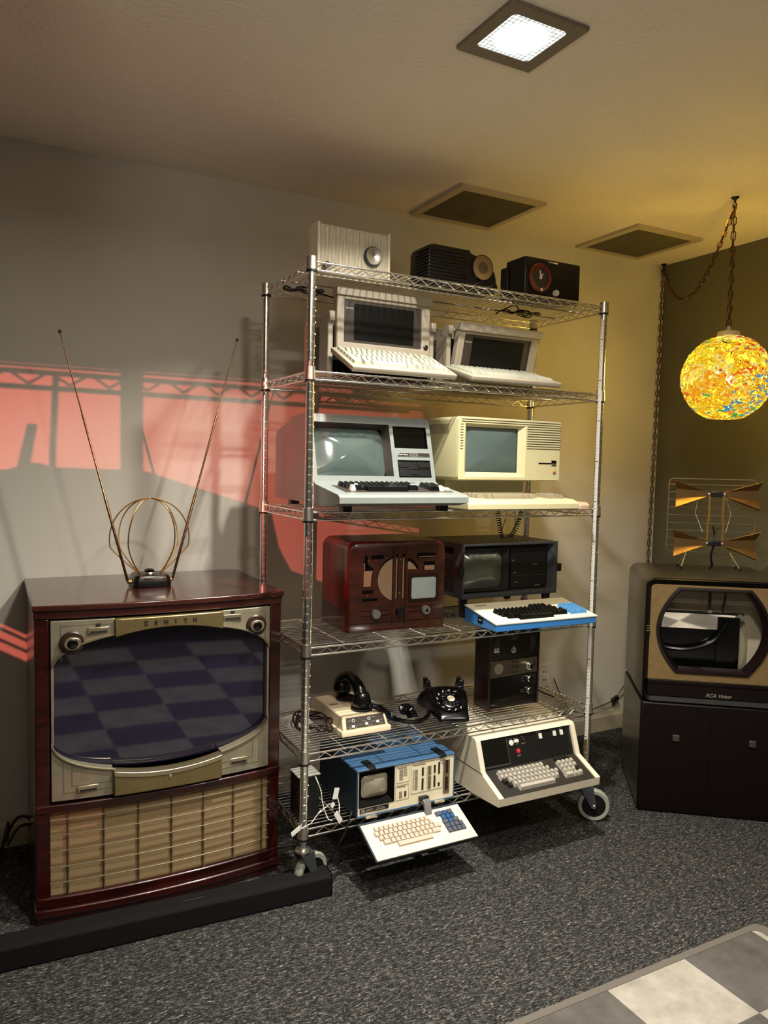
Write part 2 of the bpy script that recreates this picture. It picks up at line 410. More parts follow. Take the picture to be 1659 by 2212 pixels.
def tag(o, label, cat, group=None, kind=None):
    o['label'] = label; o['category'] = cat
    if group: o['group'] = group
    if kind: o['kind'] = kind
    return o
def thing(name, label, cat, loc=(0, 0, 0), rotz=0, group=None):
    o = bpy.data.objects.new(name, None); COL.objects.link(o)
    o.empty_display_size = .05; o.location = loc; o.rotation_euler = (0, 0, math.radians(rotz))
    return tag(o, label, cat, group)
def struct(o, label, cat): return tag(o, label, cat, kind='structure')
def quick(name, m, parent, fn, smooth=35, bevel=0, seg=2):
    b = MB(); fn(b); return b.build(name, m, parent, smooth, bevel, seg)
def boxo(name, m, parent, *a, bevel=.002): return quick(name, m, parent, lambda b: b.box(*a), bevel=bevel)
def text(name, s, size, m, parent, loc, rot=(PI / 2, 0, 0), shear=0, space=1, sx=1, depth=.0004, align='LEFT', bold=0):
    cu = bpy.data.curves.new(name, 'FONT'); cu.offset = bold; cu.body = s; cu.size = size; cu.extrude = depth; cu.shear = shear; cu.space_character = space; cu.align_x = align
    t = bpy.data.objects.new(name, cu); COL.objects.link(t)
    bpy.context.view_layer.update()
    me = bpy.data.meshes.new_from_object(t.evaluated_get(bpy.context.evaluated_depsgraph_get()))
    bpy.data.objects.remove(t); bpy.data.curves.remove(cu)
    me.name = name; me.materials.clear(); me.materials.append(m)
    o = bpy.data.objects.new(name, me); COL.objects.link(o); o.parent = parent
    o.location = loc; o.rotation_euler = rot; o.scale = (sx, 1, 1)
    return o
def coil(path, R, r, turns, n=6, per=10):
    """points of a helix wound along a polyline"""
    P = [Vector(p) for p in path]
    L = [0]
    for i in range(1, len(P)): L.append(L[-1] + (P[i] - P[i - 1]).length)
    out = []; up = Vector((.3, .5, .8)).normalized()
    N = turns * per
    for k in range(N + 1):
        d = L[-1] * k / N; i = 1
        while i < len(P) - 1 and L[i] < d: i += 1
        f = (d - L[i - 1]) / max(1e-9, L[i] - L[i - 1]); c = P[i - 1].lerp(P[i], f)
        t = (P[min(i + 1, len(P) - 1)] - P[max(i - 2, 0)]).normalized()
        u = (up - t * up.dot(t)).normalized(); w = t.cross(u); up = u
        a = 2 * PI * k / per
        out.append(c + (u * math.cos(a) + w * math.sin(a)) * R)
    return out
def smoothpath(pts, n=8):
    P = [Vector(p) for p in pts]; out = []
    for i in range(len(P) - 1):
        p0, p1, p2, p3 = P[max(i - 1, 0)], P[i], P[i + 1], P[min(i + 2, len(P) - 1)]
        for k in range(n):
            t = k / n
            out.append(.5 * ((2 * p1) + (p2 - p0) * t + (2 * p0 - 5 * p1 + 4 * p2 - p3) * t * t + (3 * p1 - p0 - 3 * p2 + p3) * t ** 3))
    out.append(P[-1]); return out
def chain(b, path, ln=.034, wd=.017, r=.0022):
    P = [Vector(p) for p in path]; L = [0]
    for i in range(1, len(P)): L.append(L[-1] + (P[i] - P[i - 1]).length)
    step = ln - 2.6 * r; n = int(L[-1] / step); prev = Vector((.6, .8, 0))
    for k in range(n):
        def at(d):
            i = 1
            while i < len(P) - 1 and L[i] < d: i += 1
            return P[i - 1].lerp(P[i], (d - L[i - 1]) / max(1e-9, L[i] - L[i - 1]))
        c = at(k * step + step / 2); t = (at(min(L[-1], k * step + step)) - at(k * step)).normalized()
        u = (prev - t * prev.dot(t)).normalized(); w = t.cross(u)
        s = u if k % 2 else w
        pts = []
        h = ln / 2 - wd / 2
        for a in range(12):
            th = 2 * PI * a / 12
            pts.append(c + t * (math.sin(th) * wd / 2 + (h if math.sin(th) > 0 else -h)) + s * math.cos(th) * wd / 2)
        b.tube(pts, r, 5, closed=True)

# ------------------------------------------------------------------ room
WY, WX, CZ = .728, 2.2856, 2.4486
XL, YF = -4.2, -4.6
o = quick('floor', M['carpet'], None, lambda b: b.box(XL, WX + .1, YF, WY + .1, -.1, 0), 0); struct(o, 'charcoal speckled carpet floor', 'floor')
o = quick('wall_back', M['wall'], None, lambda b: b.box(XL, WX + .1, WY, WY + .1, 0, CZ), 0); struct(o, 'grey painted back wall behind the shelving', 'wall')
o = quick('wall_right', M['wallr'], None, lambda b: b.box(WX, WX + .1, YF, WY, 0, CZ), 0); struct(o, 'dark taupe right wall behind the hanging lamp', 'wall')
o = quick('ceiling', M['ceil'], None, lambda b: b.box(XL, WX + .1, YF, WY + .1, CZ, CZ + .1), 0); struct(o, 'textured off-white ceiling', 'ceiling')
def bb(b):
    b.prism([(WY - .014, 0), (WY, 0), (WY, .105), (WY - .006, .105), (WY - .009, .085), (WY - .014, .078)], 'x', XL, WX - .014)
struct(quick('baseboard_back', M['basebd'], None, bb, bevel=.002), 'scuffed cream baseboard along the back wall', 'baseboard')
def bb2(b):
    b.prism([(WX - .014, 0), (WX, 0), (WX, .105), (WX - .006, .105), (WX - .009, .085), (WX - .014, .078)], 'y', YF, WY)
struct(quick('baseboard_right', M['basebd'], None, bb2, bevel=.002), 'cream baseboard along the right wall', 'baseboard')
o = quick('trim_1', M['white'], None, lambda b: b.box(WX - .024, WX - .001, WY - .014, WY - .0005, .105, CZ - .03), bevel=.003); struct(o, 'white corner strip running up the corner', 'trim')

# ------------------------------------------------------------------ rug, ceiling fittings
rug = thing('rug', 'checkered white and grey rug lying on the carpet at lower right', 'rug', (0, 0, 0))
def rugf(b): b.box(-.98, 1.15, -2.70, -.785, .001, .008)
quick('pile', M['rug'], rug, rugf, 0)
def rugb(b):
    c = rrect(-1.0, 1.19, -2.72, -.762, .03, 4)
    i = rrect(-.98, 1.15, -2.70, -.785, .02, 4)
    b.loft([lpz(c, .001), lpz(c, .008), lpz(i, .0095), lpz(i, .001)], False, False)
quick('binding', M['rugedge'], rug, rugb)

def vent(x0, label):
    t = thing('ceiling_vent', label, 'vent', (x0, .285, CZ), 0, 'square ceiling vents')
    def fr(b):
        o_ = rrect(0, .41, 0, .40); i_ = rrect(.03, .38, .03, .37)
        b.loft([lpz(o_, 0), lpz(o_, -.012), lpz(i_, -.014), lpz(i_, -.002)], False, False)
    quick('frame', M['ventf'], t, fr)
    def gr(b):
        b.box(.03, .38, .03, .37, -.008, -.003)
        for k in range(40): x = .034 + k * .0087; b.box(x, x + .002, .03, .37, -.0085, -.008)
    quick('grille', M['vent'], t, gr, 0)
vent(.724, 'square ceiling vent above the oval black radio, nearer the light')
vent(1.642, 'square ceiling vent nearest the lamp chain hook')

lt = thing('ceiling_light', 'square recessed ceiling light with glowing prismatic lens', 'light', (.30, -.61, CZ))
def lf(b):
    o_ = rrect(-.117, .117, -.117, .117, .004, 2); i_ = rrect(-.082, .082, -.08, .08, .012, 2)
    b.loft([lpz(o_, 0), lpz(o_, -.006), lpz([(p[0] * .99, p[1] * .99) for p in o_], -.009), lpz(i_, -.007), lpz(i_, -.001)], False, False)
quick('trim', M['fixt'], lt, lf, 50)
quick('lens', M['lens'], lt, lambda b: b.loft([lpz(rrect(-.082, .082, -.08, .08, .012, 3), -.002), lpz(rrect(-.082, .082, -.08, .08, .012, 3), -.005)]), 0)

# ------------------------------------------------------------------ wire shelving unit
RW, RD = 1.19, .417
DECK = [1.998, 1.667, 1.2315, .803, .460, .2135]
rack = thing('wire_shelving_unit', 'tall chrome six-tier wire shelving unit on casters', 'shelving')
GRO = .0255
def post(x, y, top=2.008):
    b = MB()
    prof = [(.0125, .155)]; z = .17
    while z < top - .02:
        prof += [(.0127, z - .002), (.0112, z - .0008), (.0112, z + .0008), (.0127, z + .002)]; z += GRO
    prof += [(.0127, top - .002), (.0105, top)]
    b.lathe(prof, (x, y, 0), 'z', 14)
    p = b.build('post', M['chrome'], rack, 50)
    for zd in DECK:
        s = MB(); s.lathe([(.0145, zd - .033), (.0178, zd - .030), (.0165, zd - .005), (.0158, zd + .009), (.0128, zd + .0095)], (x, y, 0), 'z', 16)
        s.build('sleeve', M['chrome2'], p, 50)
        r = MB(); r.lathe([(.0128, zd - .037), (.0172, zd - .037), (.0172, zd - .030), (.0128, zd - .030)], (x, y, 0), 'z', 16)
        r.build('ring', M['blackp'], p, 50)
for x in (0, RW):
    for y in (0, RD): post(x, y)
def shelf(zd, along):
    b = MB(); g = .013
    zt, zb = zd - .005, zd - .029
    x0, x1, y0, y1 = g, RW - g, g * 0, RD
    for y in (0, RD):
        b.rod((.014, y, zt), (RW - .014, y, zt), .0033); b.rod((.014, y, zb), (RW - .014, y, zb), .0033)
        n = 21; pts = []
        for k in range(n * 2 + 1): pts.append((.045 + (RW - .09) * k / (n * 2), y, zb + .003 if k % 2 == 0 else zt - .003))
        b.tube(pts, .0021, 6)
    for x in (0, RW):
        b.rod((x, .014, zt), (x, RD - .014, zt), .0033); b.rod((x, .014, zb), (x, RD - .014, zb), .0033)
        n = 6; pts = []
        for k in range(n * 2 + 1): pts.append((x, .045 + (RD - .09) * k / (n * 2), zb + .003 if k % 2 == 0 else zt - .003))
        b.tube(pts, .0021, 6)
    fr = b.build('shelf', M['chrome'], rack, 50)
    d = MB(); r = .0018
    if along == 'x':
        n = 19
        for k in range(1, n): y = RD * k / n; d.rod((0, y, zd - r), (RW, y, zd - r), r, 6)
        for x in (.14, .30, .445, .595, .745, .89, 1.05): d.rod((x, -.004, zd - .006), (x, RD, zd - .006), .0028, 6)
    else:
        n = 52
        for k in range(1, n): x = RW * k / n; d.rod((x, 0, zd - r), (x, RD, zd - r), r, 6)
        for y in (.14, .28): d.rod((0, y, zd - .0065), (RW, y, zd - .0065), .003, 6)
    d.build('wire_deck', M['chrome'], fr, 50)
for i, zd in enumerate(DECK): shelf(zd, 'y' if i < 3 else 'x')
def caster(x, y, dx, dy):
    c = MB()
    c.lathe([(.011, .165), (.012, .150), (.024, .148), (.026, .143), (.024, .139), (.014, .137)], (x, y, 0), 'z', 18)
    L = math.hypot(dx, dy); ux, uy = dx / L, dy / L; off = .034
    wx, wy = x + ux * off, y + uy * off; px, py = -uy, ux
    c.M = Matrix(((ux, px, 0, x), (uy, py, 0, y), (0, 0, 1, 0), (0, 0, 0, 1)))
    root = c.build('caster', M['chrome2'], rack, 40)
    k = MB(); k.M = c.M.copy()
    for s in (-1, 1): k.prism([(-.022, .137), (.03, .137), (off + .010, .06), (off - .010, .055)], 'y', s * .021 - .0015, s * .021 + .0015)
    k.box(-.02, .03, -.022, .022, .133, .138); k.build('fork', M['kgrey'], root, 40)
    w = MB(); w.M = Matrix(((ux, px, 0, wx), (uy, py, 0, wy), (0, 0, 1, .0625), (0, 0, 0, 1)))
    w.lathe([(.046, -.014), (.058, -.015), (.0625, -.009), (.0625, .009), (.058, .015), (.046, .014), (.046, -.014)], ax='y', n=32, c=False)
    w.build('tyre', M['rubber'], root, 40)
    h = MB(); h.M = w.M.copy(); h.lathe([(.01, -.016), (.03, -.010), (.046, -.012), (.046, .012), (.03, .010), (.01, .016)], ax='y', n=24)
    h.build('hub', M['blackp'], root, 40)
    a = MB(); a.M = w.M.copy(); a.lathe([(.006, -.028), (.008, -.026), (.008, .026), (.006, .028)], ax='y', n=12); a.build('axle', M['chrome2'], root, 40)
caster(0, 0, 1, .35); caster(RW, 0, .8, -.6); caster(0, RD, .2, 1); caster(RW, RD, .3, 1)

# measuring tape stuck along the right front post
def tapef(b):
    b.box(RW - .028, RW - .012, -.0162, -.0152, .33, 1.94)
tp = quick('measuring_tape', M['tape'], None, tapef, 0); tag(tp, 'white measuring tape fixed upright along the right front post', 'tape')
def tickf(b):
    z = .34; k = 0
    while z < 1.93:
        w = .011 if k % 12 == 0 else (.006 if k % 2 == 0 else .0035)
        b.box(RW - .028, RW - .028 + w, -.0166, -.0161, z, z + (.003 if k % 12 == 0 else .0016)); z += .0127; k += 1
quick('tick_marks', M['print'], tp, tickf, 0)
# strand of small beads down the left front post
def beadf(b):
    pts = smoothpath([(.018, .018, 1.955), (.021, .017, 1.5), (.022, .012, 1.0), (.019, .017, .6), (.02, .016, .30)], 10)
    b.tube(pts, .0009, 5)
    for k in range(46): z = .31 + k * .0358; b.sphere((.0205, .0155, z), .003, 5)
tag(quick('bead_strand', M['ivory'], None, beadf), 'thin strand of white beads hanging down beside the left front post', 'beads')

# ------------------------------------------------------------------ top shelf: three radios
z1 = DECK[0]
t = thing('table_radio', 'cream table radio with ribbed grille and silver dial on the top shelf', 'radio', (.068, .118, z1), 1.5)
def f(b):
    b.box(.002, .268, .012, .075, .004, .156); b.box(0, .010, 0, .075, 0, .160); b.box(.260, .270, 0, .075, 0, .160); b.box(.01, .26, .004, .02, 0, .006)
quick('cabinet', M['ivory'], t, f, bevel=.003)
def f(b):
    b.box(.010, .260, .008, .012, .004, .152)
    n = 56
    for k in range(n): x = .012 + .247 * k / n; b.box(x, x + .0026, .0035, .009, .005, .153)
quick('grille', M['ivory'], t, f, 0)
def f(b): b.lathe([(.0325, .004), (.0325, -.008), (.030, -.012), (.0285, -.012)], (.2, 0, .074), 'y', 36)
d = quick('tuning_dial', M['knobd'], t, f)
def f(b): b.lathe([(.0285, -.0118), (.0275, -.0135), (.004, -.0125), (.003, -.012)], (.2, 0, .074), 'y', 36)
quick('dial_face', M['chrome2'], d, f)
def f(b):
    for k in range(11):
        a = PI * (.08 + .84 * k / 10); r = .0225
        b.M = Matrix.Translation((.2 + r * math.cos(a), -.0134, .074 + r * math.sin(a))) @ Matrix.Rotation(-a, 4, 'Y'); b.box(-.0022, .0022, -.0004, .0004, -.0007, .0007)
quick('dial_marks', M['print'], d, f, 0)
def f(b): b.lathe([(.0135, .004), (.0135, -.010), (.011, -.013), (.001, -.013)], (.031, 0, .020), 'y', 24)
quick('volume_knob', M['knobd'], t, f)

t = thing('table_radio', 'black table radio with rounded end and round tan dial, centre of top shelf', 'radio', (.452, .068, z1), 1)
def f(b):
    pr = [(0, .004), (.293, .004)]
    for k in range(13):
        a = PI / 2 * k / 12; pr.append((.203 + .09 * math.cos(a), .036 + .086 * math.sin(a)))
    pr += [(.178, .128), (.172, .138), (.02, .138), (.006, .132), (0, .118)]
    ins = [(x * .97 + .004, z * .96 + .003) for x, z in pr]
    b.loft([lp(ins, 0), lp(pr, .012), lp(pr, .11), lp(ins, .125)])
quick('cabinet', M['bake'], t, f, 40, .002)
def f(b):
    for k in range(9): b.box(-.003, .16, -.004, .004, .024 + k * .0115, .029 + k * .0115); b.box(-.004, .002, 0, .08, .024 + k * .0115, .029 + k * .0115)
quick('louvres', M['bake'], t, f, bevel=.0015)
def f(b): b.lathe([(.044, .004), (.046, -.003), (.044, -.006), (.041, -.004)], (.226, 0, .082), 'y', 36)
d = quick('dial', M['bake'], t, f)
quick('dial_face', M['tan2'], d, lambda b: b.lathe([(.0425, -.003), (.041, -.0052), (.001, -.0056)], (.226, 0, .082), 'y', 36))
quick('dial_centre', M['tan3'], d, lambda b: b.lathe([(.021, -.0055), (.020, -.0064), (.001, -.0066)], (.226, 0, .082), 'y', 30))
for x in (.21, .272): quick('knob', M['bake'], t, lambda b: b.lathe([(.013, .004), (.0125, -.014), (.010, -.017), (.001, -.017)], (x, 0, .020), 'y', 20))

t = thing('clock_radio', 'black clock radio with red-ringed clock face, rightmost on the top shelf', 'radio', (.850, .05, z1), 0)
def f(b):
    b.box(.0, .262, 0, .115, .004, .147)
quick('cabinet', M['bake'], t, f, bevel=.006, seg=3)
quick('side_panel', M['bake'], t, lambda b: b.box(-.006, .0, .095, .14, .004, .125), bevel=.003)
quick('ridge', M['blackg'], t, lambda b: b.box(.010, .014, -.003, .003, .006, .140))
CX, CZ_ = .068, .075
d = quick('clock', M['orange'], t, lambda b: b.lathe([(.050, .004), (.052, -.004), (.047, -.010), (.037, -.007), (.036, 0)], (CX, 0, CZ_), 'y', 40))
quick('clock_face', M['smoke'], d, lambda b: b.lathe([(.037, -.002), (.036, -.0045), (.001, -.0045)], (CX, 0, CZ_), 'y', 36))
def f(b):
    for ang, ln, w in ((8, .026, .0022), (-32, .017, .003)):
        b.M = Matrix.Translation((CX, -.006, CZ_)) @ Matrix.Rotation(math.radians(-ang), 4, 'Y'); b.box(-w, w, -.0006, .0006, -.006, ln)
    b.M = Matrix(); b.lathe([(.006, -.005), (.006, -.008), (.001, -.008)], (CX, 0, CZ_), 'y', 16)
quick('clock_hands', M['ivory'], d, f, 0)
quick('set_button', M['ivory'], d, lambda b: b.lathe([(.006, -.004), (.006, -.010), (.001, -.011)], (CX + .004, 0, CZ_ - .043), 'y', 16))
quick('tuning_knob', M['ivory'], t, lambda b: b.lathe([(.011, .004), (.0105, -.012), (.001, -.014)], (.142, 0, .028), 'y', 20))
quick('badge', M['chrome2'], t, lambda b: b.box(.105, .148, -.004, 0, .134, .139), bevel=.0015)

# black cord loops tied under the top shelf
def loops_(b, cx, cy, s, tail):
    pts = [(cx + s * (.06 * math.cos(a) + .015 * math.sin(3 * a)), cy + s * .035 * math.sin(a * 1.0 + .4) * math.cos(a * .5), z1 - .018 - .012 * math.sin(2 * a) ** 2) for a in frange(0, 4 * PI, 60)]
    b.tube(pts + smoothpath(tail, 8), .0028, 6)
tag(quick('looped_cable', M['blackp'], None, lambda b: loops_(b, .09, .3, 1, [(.15, .32, z1 - .02), (.25, .33, z1 - .03), (.42, .32, z1 - .02), (.5, .30, z1 - .015)])), 'black cord looped under the wires at the left end of the top shelf', 'cord')
tag(quick('looped_cable', M['blackp'], None, lambda b: loops_(b, .95, .2, 1.1, [(.95, .2, z1 - .02), (.86, .12, z1 - .02), (.84, .2, z1 - .035), (.9, .28, z1 - .02)])), 'black cord looped under the clock radio below the top shelf', 'cord')

# ------------------------------------------------------------------ second shelf: two lunchbox portables
def keyfield(b, rows, x0, y0, px, py, z, h, gap=.0014, back=.0015, t=.003):
    """rows: list (front to back) of (offset_units, [(width, material index), ...])"""
    for r, (off, ks) in enumerate(rows):
        x = x0 + off * px; y = y0 + r * py
        for w, mi in ks:
            if mi is not None: b.key(x + gap / 2, x + w * px - gap / 2, y + gap / 2, y + py - gap / 2, z, h, t, mi, back)
            x += w * px
def portable(loc, label, tilt, lean_off, wscr=.366, kb=None, kx=.0, zd=.094):
    t = thing('portable_computer', label, 'computer', loc)
    # local: x 0..0.415 chassis, y 0 front plane of chassis
    def f(b):
        b.prism([(0, .003), (.205, .003), (.205, .205), (.19, .222), (0, .222)], 'x', 0, .415)
    quick('chassis', M['compaq'], t, f, bevel=.004)
    def f(b):
        for k in range(24): z = .035 + k * .0062; b.box(vx, vx + .0016, .062, .112, z, z + .0032)
    for vx in (-.0006, .4146): quick('side_vents', M['dark'], t, f, 0)
    for x0, x1 in ((-.002, .018), (.397, .417)):
        quick('front_lip', M['compaq'], t, lambda b: b.prism([(-.014, .003), (.012, .003), (.012, .19), (.03, .19), (.03, .224), (-.03, .224), (-.03, .192), (-.014, .192)], 'x', x0, x1), bevel=.003)
    quick('recess', M['dark'], t, lambda b: b.box(.012, .403, -.004, .002, .006, .18))
    # display panel
    p = MB(); T = Matrix.Translation((.026, -.026 + lean_off, zd)) @ Matrix.Rotation(math.radians(tilt), 4, 'X'); p.M = T
    W, H = wscr, .212
    p.loft([lp(rrect(0, W, 0, H), .030), lp(rrect(0, W, 0, H), .004), lp(rrect(.003, W - .003, .003, H - .003), 0), lp(rrect(.026, W - .032, .030, H - .036), 0), lp(rrect(.029, W - .035, .033, H - .039), .008)], True, False)
    p.box(-.004, W + .004, -.008, .03, H - .026, H + .002)
    sc = p.build('display', M['compaq'], t, bevel=.002)
    q = MB(); q.M = T; q.box(.028, W - .034, .006, .010, .032, H - .038); q.build('bezel', M['smoke'], sc, 0)
    q = MB(); q.M = T; q.box(.066, W - .066, .0045, .0065, .042, H - .048); q.build('screen', M['lcd'], sc, 0)
    q = MB(); q.M = T; q.box(.033, .062, .005, .0065, H - .068, H - .062); q.build('badge', M['printg'], sc, 0)
    q = MB(); q.M = T; q.lathe([(.009, .002), (.009, -.004), (.006, -.006), (.001, -.006)], (W - .018, 0, .040), 'y', 18); q.build('contrast_knob', M['blackp'], sc)
    # fold-down keyboard
    ky0, kz0, ky1, kz1 = kb
    a = math.atan2(kz1 - kz0, ky1 - ky0); Lk = math.hypot(kz1 - kz0, ky1 - ky0)
    T = Matrix.Translation((kx, ky0, kz0)) @ Matrix.Rotation(a, 4, 'X')
    k = MB(); k.M = T; W = .392
    k.loft([lpz(rrect(.004, W - .004, .004, Lk), 0), lpz(rrect(0, W, 0, Lk), .006), lpz(rrect(0, W, 0, Lk), .018), lpz(rrect(.006, W - .006, .006, Lk - .004), .021), lpz(rrect(.012, W - .012, .024, Lk - .010), .021), lpz(rrect(.013, W - .013, .025, Lk - .011), .016)], True, True)
    kbd = k.build('keyboard', M['compaq'], t, bevel=.0015)
    K = MB(); K.M = T; u = (W - .03) / 19.3; v = (Lk - .04) / 6
    A, B, D = 0, 1, None
    rows = [(0, [(1.5, B), (.5, D), (1.5, B), (7, A), (1.5, B), (.7, D), (1, B), (1, B), (1, B), (.4, D), (2, A), (1, A)]),
            (0, [(2.2, B)] + [(1, A)] * 10 + [(2, B)] + [(.2 + .3, D), (1, B), (.3, D), (1, A), (1, A), (1, A)]),
            (0, [(1.7, B)] + [(1, A)] * 11 + [(1.6, B)] + [(.4, D), (1, A), (1, A), (1, A), (1, A)]),
            (0, [(1.5, B)] + [(1, A)] * 12 + [(1.2, B)] + [(.4, D), (1, A), (1, A), (1, A), (1, A)]),
            (0, [(1, B)] + [(1, A)] * 12 + [(1.7, B)] + [(.4, D), (1, B), (1, B), (1, B), (1, B)]),
            (0, [(1, B), (.4, D)] + [(1, A)] * 4 + [(.3, D)] + [(1, B)] * 4 + [(.3, D)] + [(1, A)] * 4 + [(.3, D), (1, B), (1, B), (.3, D), (1.6, B)])]
    keyfield(K, rows, .015, .028, u, v, .016, .011)
    K.build('keys', [M['compaqk'], M['compaqk2']], kbd, 20)
    return t
z2 = DECK[1]
portable((.142, .205, z2), 'warm grey portable computer with upright dark display and fold-down keyboard, second shelf left', 0, 0, kb=(-.208, .003, -.035, .083), kx=-.002)
portable((.615, .205, z2), 'warm grey portable computer with display tilted forward, second shelf right', 14, .012, kb=(-.225, .003, -.040, .055), kx=-.030, zd=.024)

# ------------------------------------------------------------------ third shelf: two desktop computers
z3 = DECK[2]
t = thing('desktop_computer', 'silver grey all-in-one computer with big screen and built-in black keyboard, third shelf left', 'computer', (.045, -.135, z3))
W = .462
SIDE = [(.0, .030), (.0, .048), (.012, .056), (.185, .082), (.205, .092), (.262, .300), (.275, .312), (.40, .306), (.42, .295), (.545, .262), (.56, .245), (.56, .022), (.06, .018)]
def f(b):
    # shell without its slanted face, closed at both sides
    n = len(SIDE)
    L0 = [(0, *p) for p in SIDE]; L1 = [(W, *p) for p in SIDE]
    L0i = [(.008, p[0], p[1]) for p in SIDE]
    b.add(L0, [tuple(range(n))]); b.add(L1, [tuple(range(n))])
    for i in range(n):
        j = (i + 1) % n
        if i == 4: continue
        b.add([L0[i], L1[i], L1[j], L0[j]], [(0, 1, 2, 3)])
quick('case', M['silver'], t, f)
FT = Matrix(((1, 0, 0, 0), (0, math.cos(math.atan2(.208, .057)), math.cos(math.atan2(.208, .057)), .205), (0, 0, 1, .092), (0, 0, 0, 1)))
ang = math.atan2(.057, .208); FH = math.hypot(.057, .208)
FT = Matrix.Translation((0, .205, .092)) @ Matrix.Rotation(-ang, 4, 'X')
SH = (.016, .298, .018, FH - .016); UH = (.312, .445, .118, FH - .02); DH = (.318, .447, .014, .076)
def f(b):
    b.M = FT; b.panel(0, W, 0, FH, [SH, UH, DH])
fp = quick('front_panel', M['silver'], t, f, 0)
def f(b): b.M = FT; b.recess(SH, (.022, .286, .022, FH - .026), 0, .036)
quick('screen_surround', M['smoke'], t, f, 0)
def f(b): b.M = FT; b.dome(.020, .288, .016, FH - .024, .038, .034, .035, 6)
quick('screen', M['crt'], t, f, 80)
def f(b):
    b.M = FT; b.recess(UH, (UH[0] + .003, UH[1] - .003, UH[2] + .003, UH[3] - .003), 0, .008, cap=True)
quick('drive_cover', M['blackg'], t, f, 0)
def f(b):
    b.M = FT; b.recess(DH, (DH[0] + .002, DH[1] - .002, DH[2] + .002, DH[3] - .002), 0, .006, cap=True)
    b.box(.322, .444, .001, .006, .044, .048); b.box(.322, .362, -.001, .006, .050, .070); b.box(.398, .444, -.001, .006, .050, .070); b.box(.322, .444, -.001, .006, .018, .042)
    b.box(.365, .395, -.004, .006, .024, .036)
quick('floppy_drive', M['blackp'], t, f, bevel=.001)
def f(b): b.M = FT; b.box(.320, .448, -.0025, .0005, .088, .102)
bd = quick('nameplate', M['chrome2'], t, f, bevel=.001)
def f(b): b.M = FT; b.box(.322, .366, -.003, -.0025, .0895, .1005); b.box(.400, .446, -.003, -.0025, .0895, .1005)
quick('nameplate_inlay', M['print'], bd, f, 0)
tx = text('lettering', 'Radio Shack', .0075, M['printw'], bd, (0, 0, 0)); tx.matrix_local = FT @ Matrix.Translation((.3235, -.0034, .0925)) @ Matrix.Rotation(PI / 2, 4, 'X')
tx = text('lettering', 'TRS-80', .008, M['print'], bd, (0, 0, 0)); tx.matrix_local = FT @ Matrix.Translation((.3685, -.0030, .0925)) @ Matrix.Rotation(PI / 2, 4, 'X')
KA = math.atan2(.026, .173); KT = Matrix.Translation((0, .012, .056)) @ Matrix.Rotation(KA, 4, 'X')
def f(b): b.M = KT; b.box(.045, .435, .040, .150, -.002, .0015)
quick('keyboard_well', M['smoke'], t, f, 0)
def f(b):
    b.M = KT; u = .0186
    A, C, D = 0, 1, None
    rows = [(3, [(8, A)]), (.4, [(1, C), (1.2, A)] + [(1, A)] * 9 + [(2, A)]), (.2, [(1.4, A), (1, C)] + [(1, A)] * 10 + [(1.5, C)]), (0, [(1, A)] * 12 + [(1, A), (1.5, A)]), (-.3, [(1, A)] * 13 + [(1, A)])]
    keyfield(b, rows, .066, .046, u, .0196, .001, .014, t=.0035)
    keyfield(b, [(0, [(1, A), (1, A), (1, C)]), (0, [(1, A)] * 3), (0, [(1, A)] * 3), (0, [(1, A)] * 3)], .356, .056, u, .0196, .001, .014, t=.0035)
    b.key(.425, .441, .07, .082, .001, .007, .002, 1)
quick('keys', [M['keyblack'], M['keywhite']], t, f, 20)
def f(b):
    b.box(fx, fx + .03, fy, fy + .03, .0, .021)
for fx in (.04, W - .07):
    for fy in (.06, .5): quick('foot', M['blackp'], t, f)

t = thing('desktop_computer', 'beige computer with slotted front and rainbow fruit emblem, third shelf right', 'computer', (.578, .045, z3), 1.0)
W = .472
z0, H = .098, .226
def f(b):
    o_ = rrect(0, W, z0, z0 + H, .014, 4)
    b.loft([lp(o_, .34), lp(o_, .012), lp(rrect(.004, W - .004, z0 + .004, z0 + H - .004, .012, 4), 0)], True, False)
quick('case', M['lisa'], t, f, bevel=.001)
quick('pedestal', M['lisa'], t, lambda b: b.prism([(.03, 0), (.38, 0), (.39, z0 + .004), (.02, z0 + .004)], 'y', .11, .33), bevel=.002)
SH = (.030, .302, z0 + .014, z0 + H - .024)
def f(b):
    b.panel(.004, W - .004, z0 + .004, z0 + H - .004, [SH])
quick('front_panel', M['lisa'], t, f, 0)
quick('screen_surround', M['lisa'], t, lambda b: b.recess(SH, (.045, .276, z0 + .030, z0 + H - .036), 0, .016), 0)
quick('screen', M['crt'], t, lambda b: b.dome(.042, .279, z0 + .026, z0 + H - .032, .022, .014, .012, 4), 80)
def f(b):
    for k, zz in enumerate((z0 + H - .010, z0 + H - .018)): b.box(.014, W - .006, -.001, .002, zz - .0012, zz + .0012)
    for k in range(10): zz = z0 + H - .026 - k * .0089; b.box(.308, W - .003, -.001, .002, zz - .0013, zz + .0013)
    for k in range(10): zz = z0 + H - .028 - k * .0095; b.box(.010, .022, -.001, .002, zz - .001, zz + .001)
quick('vent_slots', M['smoke'], t, f, 0)
def f(b): b.box(.366, .452, -.001, .003, z0 + .064, z0 + .069); b.box(.428, .452, -.001, .003, z0 + .058, z0 + .078)
sl = quick('disk_slot', M['dark'], t, f, 0)
quick('eject_lever', M['chrome2'], sl, lambda b: b.box(.428, .448, -.004, .002, z0 + .060, z0 + .067), bevel=.001)
